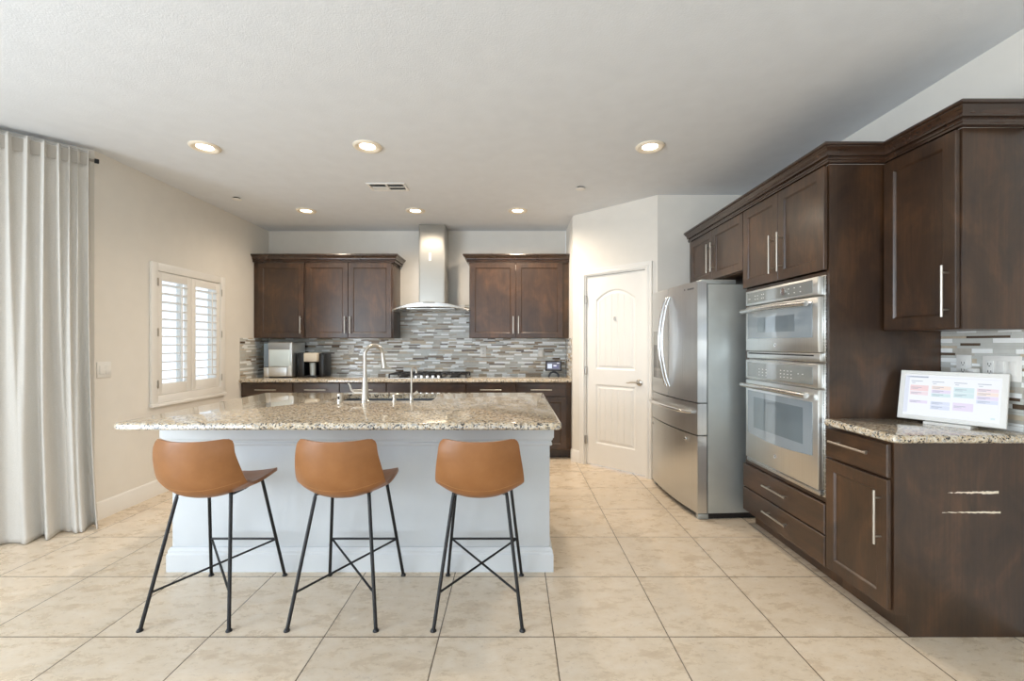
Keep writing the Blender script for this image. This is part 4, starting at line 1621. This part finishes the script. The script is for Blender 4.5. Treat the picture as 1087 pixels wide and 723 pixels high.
def cur(u, v):
    s = S0 + LC * u
    ph = cphase(s - S0)
    t = v                                    # 0 at the top, 1 at the floor
    fine = sin(2 * pi * ph + 0.4 * sin(3.1 * t + ph))
    fine = math.copysign(abs(fine) ** 0.8, fine)
    q2 = ph * 0.52 + 0.25 * sin(ph * 1.3)
    coarse = sin(2 * pi * q2 + 0.6 * t + 0.4)
    k = min(1.0, t / 0.75)
    wv = fine * (1 - 0.75 * k) + coarse * 0.9 * k
    amp = 0.024 + 0.016 * k
    off = 0.112 + amp * wv + 0.02 * t
    s2 = s + 0.012 * cos(2 * pi * ph) * (1 - k) + 0.012 * cos(2 * pi * q2) * k - 0.045 * t ** 3 * (1 - u) ** 2
    z = ZT + (ZB - ZT) * t
    if t > 0.93:                             # hem breaking on the floor
        q = (t - 0.93) / 0.07
        off += 0.05 * q ** 2 * (0.6 + 0.4 * wv)
        z = max(z, ZB + 0.008 * (1 + sin(2 * pi * q2)) * (1 - q))
    return cw_pt(s2, off, z)


ct = thing('curtain', 'full length white curtain panel hanging at the angled wall', 'curtain', (0, 0, 0))
co = MB().grid(cur, 220, 90).build('drape', M['curtain'], ct, angle=80)
md = co.modifiers.new('thickness', 'SOLIDIFY')
md.thickness = 0.0025
hp = [cw_pt(S0 + 0.01, 0.106, 0), cw_pt(S0 + LC, 0.106, 0), cw_pt(S0 + LC, 0.104, 0), cw_pt(S0 + 0.01, 0.104, 0)]
MB().prism([(p[0], p[1]) for p in hp], 2.585, 2.672).build('heading_tape', M['rod'], ct)
rd = thing('curtain_rod', 'dark curtain rod with square end above the white curtain', 'curtain rod', (0, 0, 0))
MB().tube([cw_pt(0.004, 0.060, 2.642), cw_pt(1.30, 0.060, 2.642)], 0.010, 12).build('rod', M['rod'], rd)
a_ = MB().box(-0.013, 0.013, -0.013, 0.013, -0.014, 0.014, 0.003).build('finial', M['black_metal'], rd)
a_.location = cw_pt(-0.010, 0.060, 2.642)
a_.rotation_euler = (0, 0, R(45))
for s in (0.12, 1.2):
    MB().tube([cw_pt(s, 0.0, 2.642), cw_pt(s, 0.05, 2.642)], 0.007, 10).build('bracket', M['black_metal'], rd)

# ------------------------------------------------------------------ ceiling fixtures
CZ = H - 0.0005


def downlight():
    t = thing('recessed_downlight', 'x', 'ceiling light', group='recessed ceiling downlights')
    MB().lathe([(0.102, 0.0), (0.102, -0.004), (0.094, -0.012), (0.084, -0.014), (0.078, -0.013), (0.056, -0.003), (0.056, 0.0)], (0, 0, 0), 'z', 32).build('trim_ring', M['lamp_trim'], t)
    MB().lathe([(0, -0.0005), (0.0555, -0.0005), (0.0555, -0.003), (0, -0.004)], (0, 0, 0), 'z', 32).build('lens', emit('warm_lamp_lens', (1.0, 0.84, 0.62, 1), 7.0), t)
    l = bpy.data.lights.new('downlight_lamp', 'SPOT')
    l.energy = DOWN_W
    l.color = DOWN_COL
    l.spot_size = R(128)
    l.spot_blend = 0.9
    l.shadow_soft_size = 0.06
    o = bpy.data.objects.new('downlight_lamp', l)
    COL.objects.link(o)
    o.parent = t
    o.location = (0, 0, -0.03)
    return t


dl = downlight()
spots = [((-2.230, 3.215), 'recessed downlight in the nearer row, above the window end of the island'),
         ((-1.052, 3.205), 'recessed downlight in the nearer row, just before the ceiling vent'),
         ((0.986, 3.210), 'recessed downlight in the nearer row, above the aisle by the refrigerator'),
         ((-2.215, 4.753), 'recessed downlight in the farther row, by the cabinets in the corner'),
         ((-1.047, 4.750), 'recessed downlight in the farther row, in front of the hood chimney'),
         ((0.045, 4.750), 'recessed downlight in the farther row, nearest the pantry')]
for i, (p, lab) in enumerate(spots):
    o = dl if i == 0 else dup(dl)
    o.location = (p[0], p[1], CZ)
    o['label'] = lab
    lamp = [c for c in o.children if c.type == 'LIGHT'][0]
    if i:
        lamp.data = lamp.data.copy()
    lamp.data.energy = DOWN_W * (0.30, 0.85, 1.1, 0.7, 1.4, 1.9)[i]
    lamp.data.spot_size = R(128 if i < 3 else 168)
vt = thing('ceiling_vent', 'white rectangular air vent in the ceiling between the downlights', 'vent', (-1.136, 4.03, CZ))
mb = MB()
mb.box(-0.17, 0.17, -0.095, -0.075, -0.008, 0, 0.002).box(-0.17, 0.17, 0.075, 0.095, -0.008, 0, 0.002)
mb.box(-0.17, -0.150, -0.075, 0.075, -0.008, 0).box(0.150, 0.17, -0.075, 0.075, -0.008, 0)
mb.box(-0.008, 0.008, -0.075, 0.075, -0.008, 0).box(-0.150, 0.150, -0.006, 0.006, -0.0075, 0)
mb.build('frame', M['plastic_white'], vt)
MB().box(-0.150, 0.150, -0.075, 0.075, -0.001, -0.0002).build('duct_opening', M['gap'], vt)
mb = MB()
for (x0, x1, yc_, tilt) in ((-0.149, -0.009, 0.04, 1), (0.009, 0.149, 0.04, -1), (-0.149, -0.009, -0.04, -1), (0.009, 0.149, -0.04, -1)):
    for k in range(5):
        y = yc_ - 0.026 + 0.013 * k
        mb.loft([[(x, y - 0.005, -0.0015 if tilt > 0 else -0.007), (x, y + 0.005, -0.007 if tilt > 0 else -0.0015), (x, y + 0.0055, -0.0065 if tilt > 0 else -0.001), (x, y - 0.0045, -0.001 if tilt > 0 else -0.0065)] for x in (x0, x1)])
mb.build('slats', plain('pale_vent_metal', S(205, 203, 198), 0.5), vt)
for p, lab in (((-2.70, 4.34), 'small round sprinkler cover on the ceiling near the window wall'), ((0.61, 4.05), 'small round sprinkler cover on the ceiling near the pantry')):
    s_ = thing('sprinkler_cover', lab, 'sprinkler', (p[0], p[1], CZ), 0, 'ceiling sprinkler covers')
    MB().lathe([(0, 0), (0.030, 0), (0.030, -0.0118), (0, -0.0118)], (0, 0, 0), 'z', 24).build('shadow_ring', M['gap'], s_)  # dark-coloured ring standing in for the shadow behind the cover disc
    MB().lathe([(0, -0.012), (0.043, -0.012), (0.043, -0.016), (0.038, -0.0175), (0, -0.018)], (0, 0, 0), 'z', 28).build('cover_disc', M['plastic_white'], s_)
